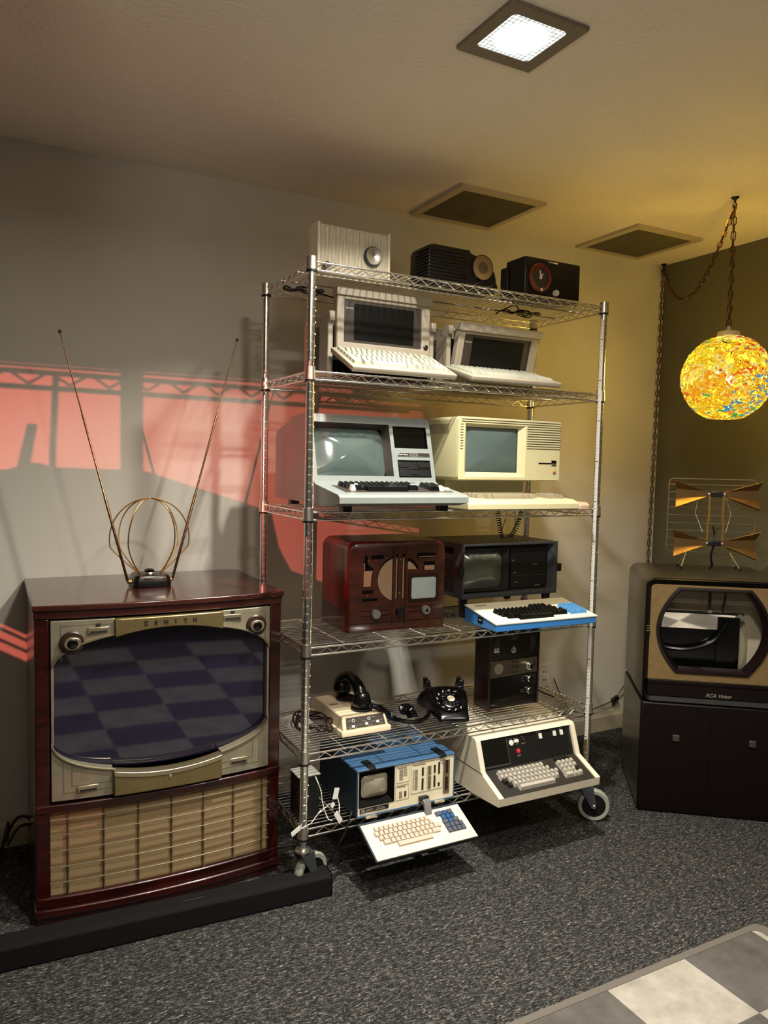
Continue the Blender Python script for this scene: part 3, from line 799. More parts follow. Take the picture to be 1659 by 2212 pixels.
def f(b):
    # small fruit emblem in rainbow bands with a leaf and a bite out of its right side
    cx, cz, r = .445, z0 + .033, .0085
    bands = 5
    for k in range(bands):
        za, zb = -r + 2 * r * k / bands, -r + 2 * r * (k + 1) / bands
        def hw(z): return math.sqrt(max(0, r * r - z * z)) * 1.0 + .0006
        xr = lambda z: hw(z) - (.0028 if -.2 * r < z < .55 * r else 0)
        b.add([(cx - hw(za), -.0012, cz + za), (cx + xr(za + 1e-5), -.0012, cz + za), (cx + xr(zb - 1e-5), -.0012, cz + zb), (cx - hw(zb), -.0012, cz + zb)], [(0, 1, 2, 3)], k)
    b.add([(cx, -.0012, cz + r + .0005), (cx + .0045, -.0012, cz + r + .003), (cx + .004, -.0012, cz + r + .006), (cx + .001, -.0012, cz + r + .004)], [(0, 1, 2, 3)], 5)
quick('emblem', [M['ab'], M['ap'], M['ar'], M['ao'], M['ay'], M['ag']], t, f, 0)
def f(b):
    for k in range(26): b.box(-.0008, .001, .06 + k * .006, .063 + k * .006, z0 + H - .06, z0 + H - .025)
quick('side_vents', M['lisak'], t, f, 0)

t = thing('computer_keyboard', 'beige keyboard with taupe keys in front of the beige computer', 'keyboard', (.534, -.095, z3), -2)
def f(b):
    b.prism([(0, .003), (.155, .003), (.165, .030), (.165, .044), (.03, .037), (.012, .030), (0, .024)], 'x', 0, .468)
quick('case', M['lisa'], t, f, bevel=.003)
def f(b):
    b.M = Matrix.Translation((0, .03, .036)) @ Matrix.Rotation(math.atan2(.007, .135), 4, 'X'); A, D = 0, None
    keyfield(b, [(1.6, [(1.3, A), (7, A), (1.3, A), (1.3, A)]), (0, [(2, A)] + [(1, A)] * 10 + [(2, A)]), (-.3, [(1.8, A)] + [(1, A)] * 11 + [(1.6, A)]), (-.5, [(1.5, A)] + [(1, A)] * 13), (-.7, [(1, A)] * 14)], .072, .012, .0185, .0195, -.001, .0145)
    keyfield(b, [(0, [(2, A), (1, A), (1, A)]), (0, [(1, A)] * 4), (0, [(1, A)] * 4), (0, [(1, A)] * 4)], .366, .020, .0185, .0195, -.001, .0145)
quick('keys', M['lisak'], t, f, 20)
t = thing('computer_mouse', 'small beige mouse sitting at the right end of the beige keyboard', 'mouse', (1.035, -.075, z3), -4)
def f(b): b.loft([lpz(rrect(0, .055, 0, .09, .012, 4), 0), lpz(rrect(0, .055, 0, .09, .012, 4), .014), lpz(rrect(.006, .049, .012, .084, .012, 4), .025)])
quick('shell', M['peach'], t, f, bevel=.002)
quick('button', M['lisa'], t, lambda b: b.box(.012, .043, .066, .084, .0235, .0265), bevel=.001)
# coiled cord hanging under the third shelf
def f(b):
    pth = smoothpath([(.99, .36, 1.225), (1.0, .36, 1.15), (1.015, .36, 1.09), (1.045, .36, 1.075), (1.08, .36, 1.11), (1.105, .36, 1.16), (1.12, .36, 1.225)], 10)
    b.tube(coil(pth, .0095, .002, 34), .0021, 5)
    b.tube(smoothpath([(1.03, .35, 1.225), (1.022, .345, 1.17), (1.005, .35, 1.10), (1.02, .35, 1.066), (1.06, .35, 1.08), (1.075, .35, 1.14), (1.07, .35, 1.225)], 8), .0016, 5)
tag(quick('coiled_cord', M['blackp'], None, f), 'black coiled cord hanging in a loop below the third shelf', 'cord')

# ------------------------------------------------------------------ fourth shelf: wooden radio, portable, keyboard
z4 = DECK[3]
t = thing('wooden_radio', 'red-brown wooden radio cabinet with speaker cutouts and a small inset screen', 'radio', (.196, .112, z4), -2.5)
W, H, D_ = .381, .312, .245
def f(b):
    def prof(i): return [(i, .004 * 0), (W - i, 0)] + [(W - .035 + (.035 - i) * math.cos(a), H - .035 + (.035 - i) * math.sin(a)) for a in frange(0, PI / 2, 6)] + [(.035 + (.035 - i) * math.cos(a), H - .035 + (.035 - i) * math.sin(a)) for a in frange(PI / 2, PI, 6)]
    b.loft([lp(prof(.006), .008), lp(prof(.001), .014), lp(prof(.0), .03), lp(prof(0), D_)])
quick('cabinet', M['maroon'], t, f, 40)
def f(b):
    def prof(i): return [(i, 0), (.1, 0), (.12, .008), (.27, .008), (.29, 0), (W - i, 0)] + [(W - .035 + (.035 - i) * math.cos(a), H - .035 + (.035 - i) * math.sin(a)) for a in frange(0, PI / 2, 6)] + [(.035 + (.035 - i) * math.cos(a), H - .035 + (.035 - i) * math.sin(a)) for a in frange(PI / 2, PI, 6)]
    b.loft([lp(prof(.012), 0), lp(prof(.006), .003), lp(prof(.006), .010)])
quick('front_panel', M['walnut'], t, f, 40)
def arc(cx, cz, rx, rz, a0, a1, n=16): return [(cx + rx * math.cos(math.radians(a)), cz + rz * math.sin(math.radians(a))) for a in frange(a0, a1, n)]
LH = [(.166, .256)] + arc(.19, .182, .082, .080, 107, 253, 18) + [(.166, .108)]
RQ = [(.222, .212), (.222, .250)] + arc(.19, .182, .086, .080, 62, 22, 10)
PATCH = [(.055, .156), (.086, .156), (.088, .190), (.094, .214), (.094, .218), (.055, .250)]
def cut(b):
    b.prism(LH, 'y', -.0006, .002); b.prism(RQ, 'y', -.0006, .002); b.prism(PATCH, 'y', -.0006, .002)
    for x0, x1, za, zb in ((.083, .130, .252, .266), (.052, .094, .134, .146), (.052, .112, .108, .117), (.262, .335, .252, .268), (.288, .333, .206, .238), (.178, .187, .108, .268), (.203, .213, .108, .268), (.060, .070, .222, .266)): b.box(x0, x1, -.0006, .002, za, zb)
quick('cutouts', M['dark'], t, cut, 0)  # raised dark shapes painting the shade inside the recessed openings
def cl(b):
    def shr(p, dx, dz, s=.94):
        cx = sum(q[0] for q in p) / len(p); cz = sum(q[1] for q in p) / len(p); return [(cx + (x - cx) * s - dx, cz + (z - cz) * s - dz) for x, z in p]
    b.prism([(x, z) for x, z in shr(LH, 0, .003, .95)], 'y', -.0012, .001); b.prism([(.224, .213)] + [(.224, .238)] + arc(.19, .176, .080, .075, 60, 28, 8), 'y', -.0012, .001)
    b.prism([(.056, .158), (.083, .158), (.085, .19), (.090, .213), (.056, .213)], 'y', -.0012, .001)
    for x0, x1, za, zb in ((.291, .331, .207, .224), (.179, .183, .110, .255), (.205, .210, .110, .255), (.268, .333, .254, .257), (.056, .060, .215, .24)): b.box(x0, x1, -.0012, .001, za, zb)
quick('grille_cloth', M['cloth2'], t, cl, 0)
def f(b):
    o_ = rrect(.228, .352, .094, .194, .008, 3); i_ = rrect(.240, .340, .106, .183, .008, 3); j_ = rrect(.246, .336, .109, .180, .010, 3)
    b.loft([lp(o_, .002), lp(rrect(.230, .350, .096, .192, .008, 3), -.004), lp(i_, -.003), lp(j_, .012)], False, False)
quick('screen_frame', M['walnutd'], t, f)
def f(b): b.dome(.241, .340, .105, .184, .0, .0045, .012, 4)
quick('screen', M['crt_pale'], t, f, 80)
for x, zz, m in ((.101, .063, 'knobg'), (.196, .066, 'blackp'), (.296, .066, 'knobg')):
    k = quick('knob', M[m], t, lambda b: b.lathe([(.012, .004), (.0165, -.004), (.0165, -.012), (.0145, -.018), (.001, -.0185)], (x, 0, zz), 'y', 22))
quick('knob_centre', M['blackp'], k, lambda b: b.lathe([(.006, -.0175), (.006, -.0195), (.001, -.0195)], (.296, 0, .066), 'y', 16))
def f(b):
    for x, zz in ((.074, .247), (.072, .126), (.195, .248), (.194, .130)): b.lathe([(.0038, 0), (.003, -.0022), (.0005, -.0024)], (x, 0, zz), 'y', 12)
quick('screw_heads', M['brass'], t, f)
def f(b):
    for za in (.054, .072): b.box(.05, .16, -.0006, .001, za, za + .0018); b.box(.225, .33, -.0006, .001, za + .006, za + .0078)
    b.box(.166, .168, -.0006, .001, .02, .29); b.box(.216, .218, -.0006, .001, .02, .29); b.box(.01, W - .01, -.0006, .001, .030, .0315)
quick('inlay_lines', M['dark'], t, f, 0)

t = thing('portable_computer', 'dark grey metal portable computer with olive screen, fourth shelf right', 'computer', (.714, .192, z4), -.5)
W = .458; z0, H = .069, .211
def f(b):
    o_ = rrect(0, W, z0, z0 + H)
    b.loft([lp(o_, .31), lp(o_, 0), lp(rrect(.006, W - .016, z0 + .016, z0 + H - .008), 0), lp(rrect(.008, W - .036, z0 + .020, z0 + H - .012), .030)], True, False)
quick('case', M['kgrey'], t, f, bevel=.0015)
quick('front_panel', M['ibmd'], t, lambda b: b.box(.008, W - .03, .029, .034, z0 + .022, z0 + H - .012), 0)
def f(b):
    o_ = rrect(.012, .222, z0 + .026, z0 + H - .020); i_ = rrect(.016, .200, z0 + .040, z0 + H - .045)
    b.loft([lp(o_, .012), lp(i_, .034)], False, False)
quick('screen_surround', M['ibmd'], t, f, 0)
quick('screen', M['crt_dark'], t, lambda b: b.dome(.010, .200, z0 + .030, z0 + H - .034, .030, .030, .03, 5), 80)
def f(b):
    b.box(.24, W - .036, .020, .03, z0 + .030, z0 + H - .022)
    b.box(.24, W - .036, .018, .021, z0 + .075, z0 + .077); b.box(.24, W - .036, .018, .021, z0 + .130, z0 + .132)
quick('disk_drives', M['blackp'], t, f, bevel=.001)
def f(b):
    for x, zz, w in ((.242, z0 + .138, .014), (.252, z0 + .088, .012), (.256, z0 + .050, .014), (.345, z0 + .118, .026), (.36, z0 + .032, .026)): b.box(x, x + w, .0185, .0202, zz, zz + .0028)
quick('drive_labels', M['printg'], t, f, 0)
boxo('latch', M['blackp'], t, -.014, .004, -.004, .048, z0 + .088, z0 + .122); boxo('latch', M['blackp'], t, W - .004, W + .022, .0, .02, z0 + .088, z0 + .120)
def f(b):
    b.prism([(fx, 0), (fx + .022, 0), (fx + .026, z0 + .002), (fx - .004, z0 + .002)], 'y', fy, fy + .018)
for fx in (.006, W - .05):
    for fy in (.012, .27): quick('foot', M['blackp'], t, f)
def f(b):
    for k in range(15): b.box(-.0012, .001, .06, .24, z0 + .02 + k * .0085, z0 + .022 + k * .0085)
    for k in range(9): b.box(-.0012, .001, .07 + k * .008, .074 + k * .008, z0 + H - .045, z0 + H - .02)
quick('side_vents', M['dark'], t, f, 0)

t = thing('computer_keyboard', 'blue and cream keyboard with black keys overhanging the fourth shelf', 'keyboard', (.684, -.068, z4 + .001), -1.8)
W = .452
def f(b): b.prism([(0, 0), (.205, 0), (.205, .057), (0, .024)], 'x', 0, W)
quick('base', M['kblue'], t, f, bevel=.002)
KT = Matrix.Translation((0, 0, .024)) @ Matrix.Rotation(math.atan2(.033, .205), 4, 'X')
def f(b):
    b.M = KT; o_ = rrect(-.002, W + .002, -.002, .209); i_ = rrect(.012, W - .012, .016, .135); j_ = rrect(.014, W - .014, .018, .133)
    b.loft([lpz(o_, 0), lpz(o_, .005), lpz(i_, .006), lpz(j_, .0035)], True, True)
quick('top_plate', M['kcream'], t, f, bevel=.001)
def f(b):
    b.M = KT; A = 0; u = .0188
    keyfield(b, [(3.3, [(8, A)]), (1.2, [(1.6, A)] + [(1, A)] * 10 + [(1.6, A), (1, A)]), (.5, [(1.5, A)] + [(1, A)] * 11 + [(1.2, A), (1, A)]), (.2, [(1.2, A)] + [(1, A)] * 13), (0, [(1, A)] * 13 + [(1, A)]), (9, [(1, A)] * 4)], .058, .022, u, .0182, .0035, .014, t=.0036)
quick('keys', M['keyblack'], t, f, 20)
def f(b):
    b.M = KT; A = 0; u = .0188
    keyfield(b, [(0, [(1, A), (2, A), (1, A)]), (0, [(1, A)] * 4), (0, [(1, A)] * 4), (0, [(1, A)] * 4), (0, [(1, A)] * 4)], .360, .034, u, .0175, .0035, .012, t=.003)
quick('numeric_keypad', M['keyblue'], t, f, 20)
def f(b): b.M = KT; b.box(.026, .078, .178, .186, .0056, .0062)
quick('badge', M['printg'], t, f, 0)
def f(b): b.box(-.0015, .001, .085, .115, .012, .034)
j = quick('cord_socket', M['dark'], t, f, 0)
def f(b): b.box(-.0022, 0, .092, .096, .022, .027); b.box(-.0022, 0, .102, .106, .022, .027)
quick('socket_pins', M['printw'], j, f, 0)
# black cable bunched behind the wooden radio
def f(b):
    b.tube(coil(smoothpath([(.60, .24, z4 + .014), (.64, .2, z4 + .014), (.70, .17, z4 + .014), (.76, .165, z4 + .014), (.84, .17, z4 + .014), (.93, .165, z4 + .014)], 8), .010, .002, 34), .0022, 5)
tag(quick('coiled_cord', M['blackp'], None, f), 'black coiled cord lying under the front of the dark grey portable', 'cord')

# ------------------------------------------------------------------ fifth shelf: modem, telephone, tape deck
z5 = DECK[4]
t = thing('acoustic_modem', 'beige acoustic modem box with black switch panel, fifth shelf left', 'modem', (.160, .061, z5), 0)
W, D_ = .186, .285
def f(b):
    o_ = rrect(0, W, 0, D_); 
    b.loft([lpz(o_, .004), lpz(o_, .020), lpz(rrect(.002, W - .002, .002, D_ - .002), .023)], True, True)
quick('base', M['cream'], t, f, bevel=.002)
def f(b): b.hexa([(.006, .008, .022), (W - .006, .008, .022), (W - .006, D_ - .006, .022), (.006, D_ - .006, .022)], [(.012, .030, .066), (W - .012, .030, .066), (W - .012, D_ - .012, .066), (.012, D_ - .012, .066)])
quick('cover', M['cream'], t, f, bevel=.004)
PA = math.atan2(.022, .044); PT = Matrix.Translation((0, .008, .022)) @ Matrix.Rotation(-PA, 4, 'X')
PH = math.hypot(.022, .044)
def f(b): b.M = PT; b.add([(.020, -.0012, .005), (W - .017, -.0012, .005), (W - .021, -.0012, PH - .007), (.024, -.0012, PH - .007)], [(0, 1, 2, 3)])
pn = quick('switch_panel', M['smoke'], t, f, 0)
def f(b):
    b.M = PT
    for x in (.050, .109): 
        pts = [(x + .0045 * math.cos(a), -.0016, .031 + .0045 * math.sin(a)) for a in frange(0, 2 * PI, 16)[:-1]]; b.tube(pts, .0011, 5, closed=True)
    for x, zz in ((.045, .012), (.096, .015), (.139, .017)): b.box(x - .0055, x + .0055, -.005, -.001, zz - .004, zz + .004)
quick('switches', M['printw'], pn, f, 0)
def f(b):
    b.M = PT
    for x, zz, w in ((.027, .030, .015), (.118, .033, .016), (.026, .011, .010), (.055, .013, .009), (.070, .014, .012), (.108, .018, .010), (.120, .019, .012), (.150, .020, .010), (.084, .024, .014), (.03, .006, .03), (.09, .008, .03), (.13, .010, .03)): b.box(x, x + w, -.0016, -.0012, zz, zz + .0018)
quick('panel_lettering', M['printg'], pn, f, 0)
quick('label_strip', M['printg'], t, lambda b: b.box(.025, .055, .155, .167, .0655, .067), 0)
for cy in (.075, .205):
    def f(b): b.lathe([(.038, .066), (.038, .072), (.034, .074), (.030, .068), (.001, .067)], (.108, cy, 0), 'z', 26)
    quick('rubber_cup', M['blackp'], t, f)

def hs(b):
    # handset lying with both caps on the modem cups
    A = Vector((.268, .300, z5 + .098)); B = Vector((.268, .136, z5 + .074))
    b.lathe([(.001, .030), (.022, .030), (.028, .020), (.032, .002), (.034, -.010), (.030, -.022), (.012, -.024)], (B.x, B.y, z5 + .098), 'z', 24)
    b.lathe([(.001, .036), (.022, .034), (.028, .022), (.033, .004), (.033, -.008), (.028, -.016), (.010, -.018)], (A.x - .006, A.y - .012, z5 + .100), 'z', 24)
    pts = smoothpath([(.262, .302, z5 + .118), (.263, .272, z5 + .142), (.265, .23, z5 + .156), (.266, .19, z5 + .150), (.268, .158, z5 + .132), (.268, .138, z5 + .105)], 8)
    n = len(pts)
    b.tube(pts, [.020 + .004 * abs(2 * i / (n - 1) - 1) for i in range(n)], 12)
t = thing('telephone_handset', 'black telephone handset lying on the beige modem', 'handset')
quick('body', M['phone'], t, hs, 60)
def f(b):
    b.tube(coil(smoothpath([(.283, .100, z5 + .086), (.315, .088, z5 + .078), (.352, .10, z5 + .05), (.372, .115, z5 + .03), (.40, .13, z5 + .014)], 8), .0085, .002, 30), .0027, 5)
    b.tube(smoothpath([(.40, .13, z5 + .014), (.43, .10, z5 + .010), (.47, .085, z5 + .010), (.52, .11, z5 + .012), (.545, .14, z5 + .02)], 8), .008, 8)
    b.tube(coil(smoothpath([(.452, .165, z5 + .030), (.456, .145, z5 + .038), (.463, .128, z5 + .030), (.466, .12, z5 + .014)], 6), .017, .003, 8), .0042, 5)
quick('coiled_cord', M['phone'], t, f)

t = thing('rotary_telephone', 'black rotary dial telephone without its handset, fifth shelf centre', 'telephone', (.590, .036, z5), -19)
def f(b):
    secs = [(-.004, .052, .004, .010), (0, .056, .002, .026), (.03, .062, 0, .044), (.07, .070, 0, .064), (.11, .078, 0, .083), (.135, .085, 0, .094), (.150, .094, 0, .094), (.175, .102, 0, .084), (.20, .102, 0, .070), (.222, .098, .002, .040), (.226, .09, .006, .012)]
    loops = []
    for y, hw, zb, zt in secs:
        h = zt - zb; top = hw * (.86 if y < .14 else .72)
        l = [(-hw, y, zb), (hw, y, zb), (hw, y, zb + h * .35), (top + (hw - top) * .5, y, zb + h * .8), (top * .85, y, zt), (-top * .85, y, zt), (-top - (hw - top) * .5, y, zb + h * .8), (-hw, y, zb + h * .35)]
        loops.append(l)
    b.loft(loops)
bd = quick('body', M['phone'], t, f, 50, .003)
sub = bd.modifiers.new('round', 'SUBSURF'); sub.levels = sub.render_levels = 2
for o_ in (bd.modifiers.get('edge'),): bd.modifiers.remove(o_)
DT = Matrix.Translation((0, .062, .064)) @ Matrix.Rotation(math.atan2(.064, .128), 4, 'X')
def f(b): b.M = DT; b.lathe([(.056, -.006), (.056, .001), (.054, .003), (.001, .003)], n=40)
dl = quick('number_ring', M['phone'], t, f)
def f(b):
    b.M = DT
    for k in range(10):
        a = math.radians(60 + k * 27.5); r = .048
        for q in range(3):
            rr = r + (.0 if q else .004); da = (q - 1) * .055
            b.lathe([(.0017, .003), (.0017, .0042), (.0002, .0043)], (rr * math.cos(a + da), rr * math.sin(a + da), 0), 'z', 8)
quick('numerals', M['printw'], dl, f, 0)
def f(b):
    b.M = DT; b.lathe([(.041, .004), (.042, .007), (.038, .009), (.014, .010), (.013, .006)], n=36)
    for k in range(10):
        a = math.radians(60 + k * 27.5); pts = [(.0305 * math.cos(a) + .0072 * math.cos(q), .0305 * math.sin(a) + .0072 * math.sin(q), .0098) for q in frange(0, 2 * PI, 12)[:-1]]
        b.tube(pts, .0012, 5, closed=True)
quick('finger_wheel', M['phone'], dl, f)
def f(b): b.M = DT; b.lathe([(.0145, .009), (.0140, .0115), (.001, .012)], n=24)
quick('dial_card', M['dialwhite'], dl, f)
for sx in (-1, 1):
    def f(b):
        for y in (.150, .192): b.hexa([(sx * .062 - .011, y, .075), (sx * .062 + .011, y, .075), (sx * .062 + .011, y + .018, .070), (sx * .062 - .011, y + .018, .070)], [(sx * .066 - .009, y + .002, .113), (sx * .066 + .008, y + .002, .113), (sx * .066 + .008, y + .014, .113), (sx * .066 - .009, y + .014, .113)])
        b.box(sx * .062 - .012, sx * .062 + .012, .15, .21, .065, .090)
    quick('cradle_prong', M['phone'], t, f, bevel=.004)

t = thing('tape_deck_cabinet', 'tall narrow wooden cabinet with black and silver control panels, fifth shelf right', 'cabinet', (.777, .095, z5), 1.7)
W, H, D_ = .247, .300, .088
def f(b):
    b.box(0, .010, 0, D_, 0, H); b.box(W - .008, W, 0, D_, 0, H); b.box(.01, W - .008, .006, D_, 0, .006); b.box(.01, W - .008, .006, D_, H - .006, H); b.box(.01, W - .008, D_ - .004, D_, .006, H - .006)
quick('cabinet', M['walnutd'], t, f, bevel=.001)
tp_ = boxo('tape_panel', M['blackg'], t, .010, W - .008, .004, .02, .187, H - .005)
def f(b):
    for cx, a0, a1 in ((.062, 108, 258), (.19, -72, 62)):
        l0 = [(cx + .036 * math.cos(math.radians(a)), .0034, .240 + .036 * math.sin(math.radians(a))) for a in frange(a0, a1, 16)]
        l1 = [(cx + (.016 if 0 else .0) + .036 * math.cos(math.radians(a0)) + (cx - cx) , .0034, p[2]) for p, a in zip(l0, range(17))]
        xe = cx + .036 * math.cos(math.radians(a0))
        l1 = [((xe + p[0]) / 2 + (xe - p[0]) * .0 + (.012 if cx < .1 else -.004) * (0), .0034, p[2]) for p in l0]
        l1 = [(xe, .0034, p[2]) for p in l0]
        b.loft([l0, l1], False, False, closed=False)
quick('reel_shape', M['smoke'], tp_, f, 0)
def f(b):
    # pale outline of an apple with a leaf
    cx, cz = .120, .222; pts = []
    for a in frange(0, 2 * PI, 22):
        r = .0105 * (1 - .16 * math.exp(-((a - PI / 2) / .35) ** 2) - .12 * math.exp(-((a - 3 * PI / 2) / .3) ** 2))
        if abs(a) < .45 or abs(a - 2 * PI) < .45: r *= .70
        pts.append((cx + r * math.cos(a), .003, cz + r * math.sin(a)))
    b.tube(pts[:-1], .0016, 6, closed=True); b.tube([(cx - .004, .003, cz + .002), (cx - .002, .003, cz + .006), (cx + .003, .003, cz + .004)], .0026, 6); b.tube([(cx - .004, .003, cz - .005), (cx + .002, .003, cz - .004)], .002, 6)
    b.tube([(cx, .003, cz + .010), (cx + .001, .003, cz + .014), (cx - .002, .003, cz + .017)], .0013, 6)
quick('fruit_emblem', M['printw'], tp_, f)
quick('paper_label', M['paper'], tp_, lambda b: b.box(.026, .049, .0028, .0042, .220, .236), 0)
def f(b):
    for x, zz, w in ((.1, .272, .042), (.088, .262, .056), (.11, .266, .02)): b.box(x, x + w, .0034, .0042, zz, zz + .0015)
    b.box(.030, .045, .0024, .003, .226, .231)
quick('panel_lettering', M['printg'], tp_, f, 0)
sp_ = boxo('amplifier_panel', M['alum'], t, .010, W - .008, .003, .02, .123, .186)
def f(b): b.lathe([(.021, .004), (.0205, .0018), (.001, .0018)], (.050, 0, .156), 'y', 30)
quick('meter', M['chrome2'], sp_, f)
quick('tuning_knob', M['chrome2'], sp_, lambda b: b.lathe([(.016, .004), (.016, -.008), (.013, -.010), (.013, -.018), (.010, -.020)], (.192, 0, .155), 'y', 24))
quick('knob_cap', M['blackp'], sp_, lambda b: b.lathe([(.0105, -.018), (.010, -.0215), (.001, -.0215)], (.192, 0, .155), 'y', 20))
def f(b):
    for x, zz in ((.118, .176), (.135, .175), (.122, .156), (.138, .157), (.118, .136), (.136, .138), (.224, .156), (.224, .166)): b.lathe([(.0028, .004), (.0025, -.003), (.0005, -.003)], (x, 0, zz), 'y', 10)
    for x, zz in ((.100, .157), (.104, .136), (.145, .158)): b.box(x, x + .014, .0022, .0032, zz, zz + .0015)
quick('buttons', M['print'], sp_, f, 0)
lp_ = boxo('lower_panel', M['blackg'], t, .010, W - .008, .004, .02, .006, .122)
for zz in (.102, .056):
    quick('knob', M['chrome2'], lp_, lambda b: b.lathe([(.013, .005), (.013, -.006), (.011, -.008)], (.200, 0, zz), 'y', 22))
    quick('knob_cap', M['blackp'], lp_, lambda b: b.lathe([(.0115, -.006), (.0105, -.015), (.001, -.016)], (.201, 0, zz), 'y', 20))
def f(b):
    for x, zz, w in ((.163, .112, .014), (.160, .103, .016), (.163, .094, .015), (.158, .060, .020), (.158, .052, .018), (.019, .020, .014), (.022, .016, .024), (.076, .030, .006)): b.box(x, x + w, .0034, .0042, zz, zz + .0014)
quick('panel_lettering', M['printg'], lp_, f, 0)
def f(b): b.tube(smoothpath([(1.02, .17, z5 + .15), (1.05, .19, z5 + .15), (1.075, .24, z5 + .09), (1.10, .25, z5 + .03), (1.11, .20, z5 + .01), (1.12, .12, z5 + .005)], 8), .003, 6)
tag(quick('trailing_cable', M['blackp'], None, f), 'black cord trailing from the back of the wooden tape cabinet', 'cord')
# paper and cords at the left end of the shelf
def f(b): b.M = Matrix.Translation((.075, .285, z5 + .003)) @ Matrix.Rotation(.12, 4, 'Z') @ Matrix.Rotation(math.radians(-6), 4, 'Y'); b.box(-.045, .045, -.06, .06, 0, .0012)
tag(quick('paper_sheet', M['paper'], None, f, 0), 'white paper sheet lying at the left end of the fifth shelf', 'paper')
def f(b):
    pts = [(.105 + .05 * math.cos(a) + .012 * math.cos(2.7 * a), .19 + .09 * math.sin(a) + .015 * math.sin(1.9 * a), z5 + .014 + .012 * (1 + math.sin(3.1 * a))) for a in frange(0, 7 * PI, 110)]
    b.tube(pts, .0032, 6)
tag(quick('tangled_cable', M['brown'], None, f), 'tangled brown cord beside the left of the beige modem', 'cord')

# ------------------------------------------------------------------ bottom shelf: blue portable, white terminal, adapter
z6 = DECK[5]
t = thing('portable_computer', 'slate blue suitcase computer with cream front panel on the bottom shelf', 'computer', (.184, -.012, z6), 0)
W, H = .382, .160
def f(b):
    o_ = rrect(0, W, 0, H); b.loft([lp(o_, .05), lp(o_, 0), lp(rrect(.004, W - .004, .004, H - .006), 0), lp(rrect(.004, W - .004, .004, H - .006), .006)], True, False)
    b.loft([lp(rrect(.0, W, 0, H - .0), .056), lp(rrect(0, W, 0, H), .31)])
quick('case', [M['oblue']], t, f, bevel=.002)
quick('seam', M['onavy'], t, lambda b: b.box(.003, W - .003, .045, .06, .003, H - .004), 0)
for x in (-.0015, W - .0005): boxo('side_panel', M['onavy'], t, x, x + .002, .002, .308, .002, H - .006, bevel=0)
SH = (.010, .138, .034, H - .010)
def f(b): b.panel(.004, W - .004, .004, H - .006, [SH], .004)
quick('front_panel', M['ocream'], t, f, 0)
def f(b): b.recess(SH, (.018, .128, .048, H - .022), .003, .022, cap=True); b.recess((SH[0] - .003, SH[1] + .003, SH[2] - .003, SH[3] + .003), SH, .002, .003)
quick('screen_surround', M['dark'], t, f, 0)
quick('screen', M['crt_warm'], t, lambda b: b.dome(.024, .122, .054, H - .030, .020, .016, .014, 4), 80)
quick('nameplate', M['blackp'], t, lambda b: b.box(.012, .120, .002, .005, .012, .027), bevel=.0005)
def f(b):
    b.box(.016, .030, .0012, .0022, .014, .025); b.box(.034, .062, .0012, .0022, .016, .018); b.box(.034, .062, .0012, .0022, .021, .023); b.box(.07, .106, .0012, .0022, .015, .018); b.box(.075, .10, .0012, .0022, .021, .023)
quick('nameplate_lettering', M['printg'], t, f, 0)
def f(b):
    for x0, x1, za, zb in ((.146, .198, .090, H - .012), (.146, .198, .030, .082), (.206, .335, .042, H - .012)):
        for a in ((x0, x1, za, za + .0009), (x0, x1, zb - .0009, zb), (x0, x0 + .0009, za, zb), (x1 - .0009, x1, za, zb)): b.box(a[0], a[1], .003, .0042, a[2], a[3])
    for k in range(8): b.box(.160, .174, .003, .0042, .100 + k * .0048, .1022 + k * .0048); b.box(.176, .190, .003, .0042, .112 + k * .004, .1128 + k * .004) if k < 7 else None
    for k in range(6): b.box(.160, .172, .003, .0042, .036 + k * .0042, .0380 + k * .0042)
    for k in range(14): b.box(.212, .219, .003, .0042, .056 + k * .0052, .0570 + k * .0052); b.box(.221, .232, .003, .0042, .054 + k * .0052, .0570 + k * .0052)
    for x, zz, w in ((.152, H - .020, .036), (.152, .075, .034), (.212, H - .020, .05), (.325, .14, .02), (.33, .128, .012)): b.box(x, x + w, .003, .0042, zz, zz + .003)
    for k in range(16): b.box(.268, .288, .003, .0042, .05 + k * .0052, .0507 + k * .0052)
quick('panel_printing', M['printg'], t, f, 0)
def f(b):
    for x, za, zb in ((.252, .100, .128), (.252, .050, .090), (.300, .102, .130), (.300, .052, .092), (.318, .096, .136), (.318, .052, .064), (.184, .040, .058)): b.box(x - .0035, x + .0035, .0022, .0045, za, zb)
quick('socket_slots', M['print'], t, f, 0)
def f(b):
    for za, zb in ((.100, .130), (.050, .094)): b.box(.274, .284, .001, .0045, za, zb)
    b.box(.336, .362, .002, .0045, .020, H - .02)
quick('connectors', M['goldl'], t, f, bevel=.0006)
def f(b):
    for za, zb in ((.093, .140), (.034, .080)): b.loft([lp(rrect(.344, .354, za, zb, .004, 3), .0045), lp(rrect(.344, .354, za, zb, .004, 3), .000)])
quick('ports', M['brown'], t, f, 0)
for x in (.055, .330):
    quick('latch', M['blackp'], t, lambda b: b.prism([(.062, H), (.062, H + .006), (.01, H + .006), (-.003, H + .001), (-.003, H - .006), (.004, H - .006), (.004, H)], 'x', x - .013, x + .013), bevel=.001)
for x in (.05, .316): boxo('hinge', M['chrome2'], t, x - .020, x + .020, -.010, .004, -.004, .003, bevel=.0005)
KA = math.radians(-21); KT = Matrix.Translation((-.002, -.012, -.008)) @ Matrix.Rotation(KA, 4, 'X') @ Matrix.Rotation(PI, 4, 'Z') @ Matrix.Rotation(0, 4, 'X')
KT = Matrix.Translation((-.002, -.012, -.012)) @ Matrix.Rotation(math.radians(24), 4, 'X')   # local y from -L (front) to 0 (hinge)
Lk = .152; KW = .386
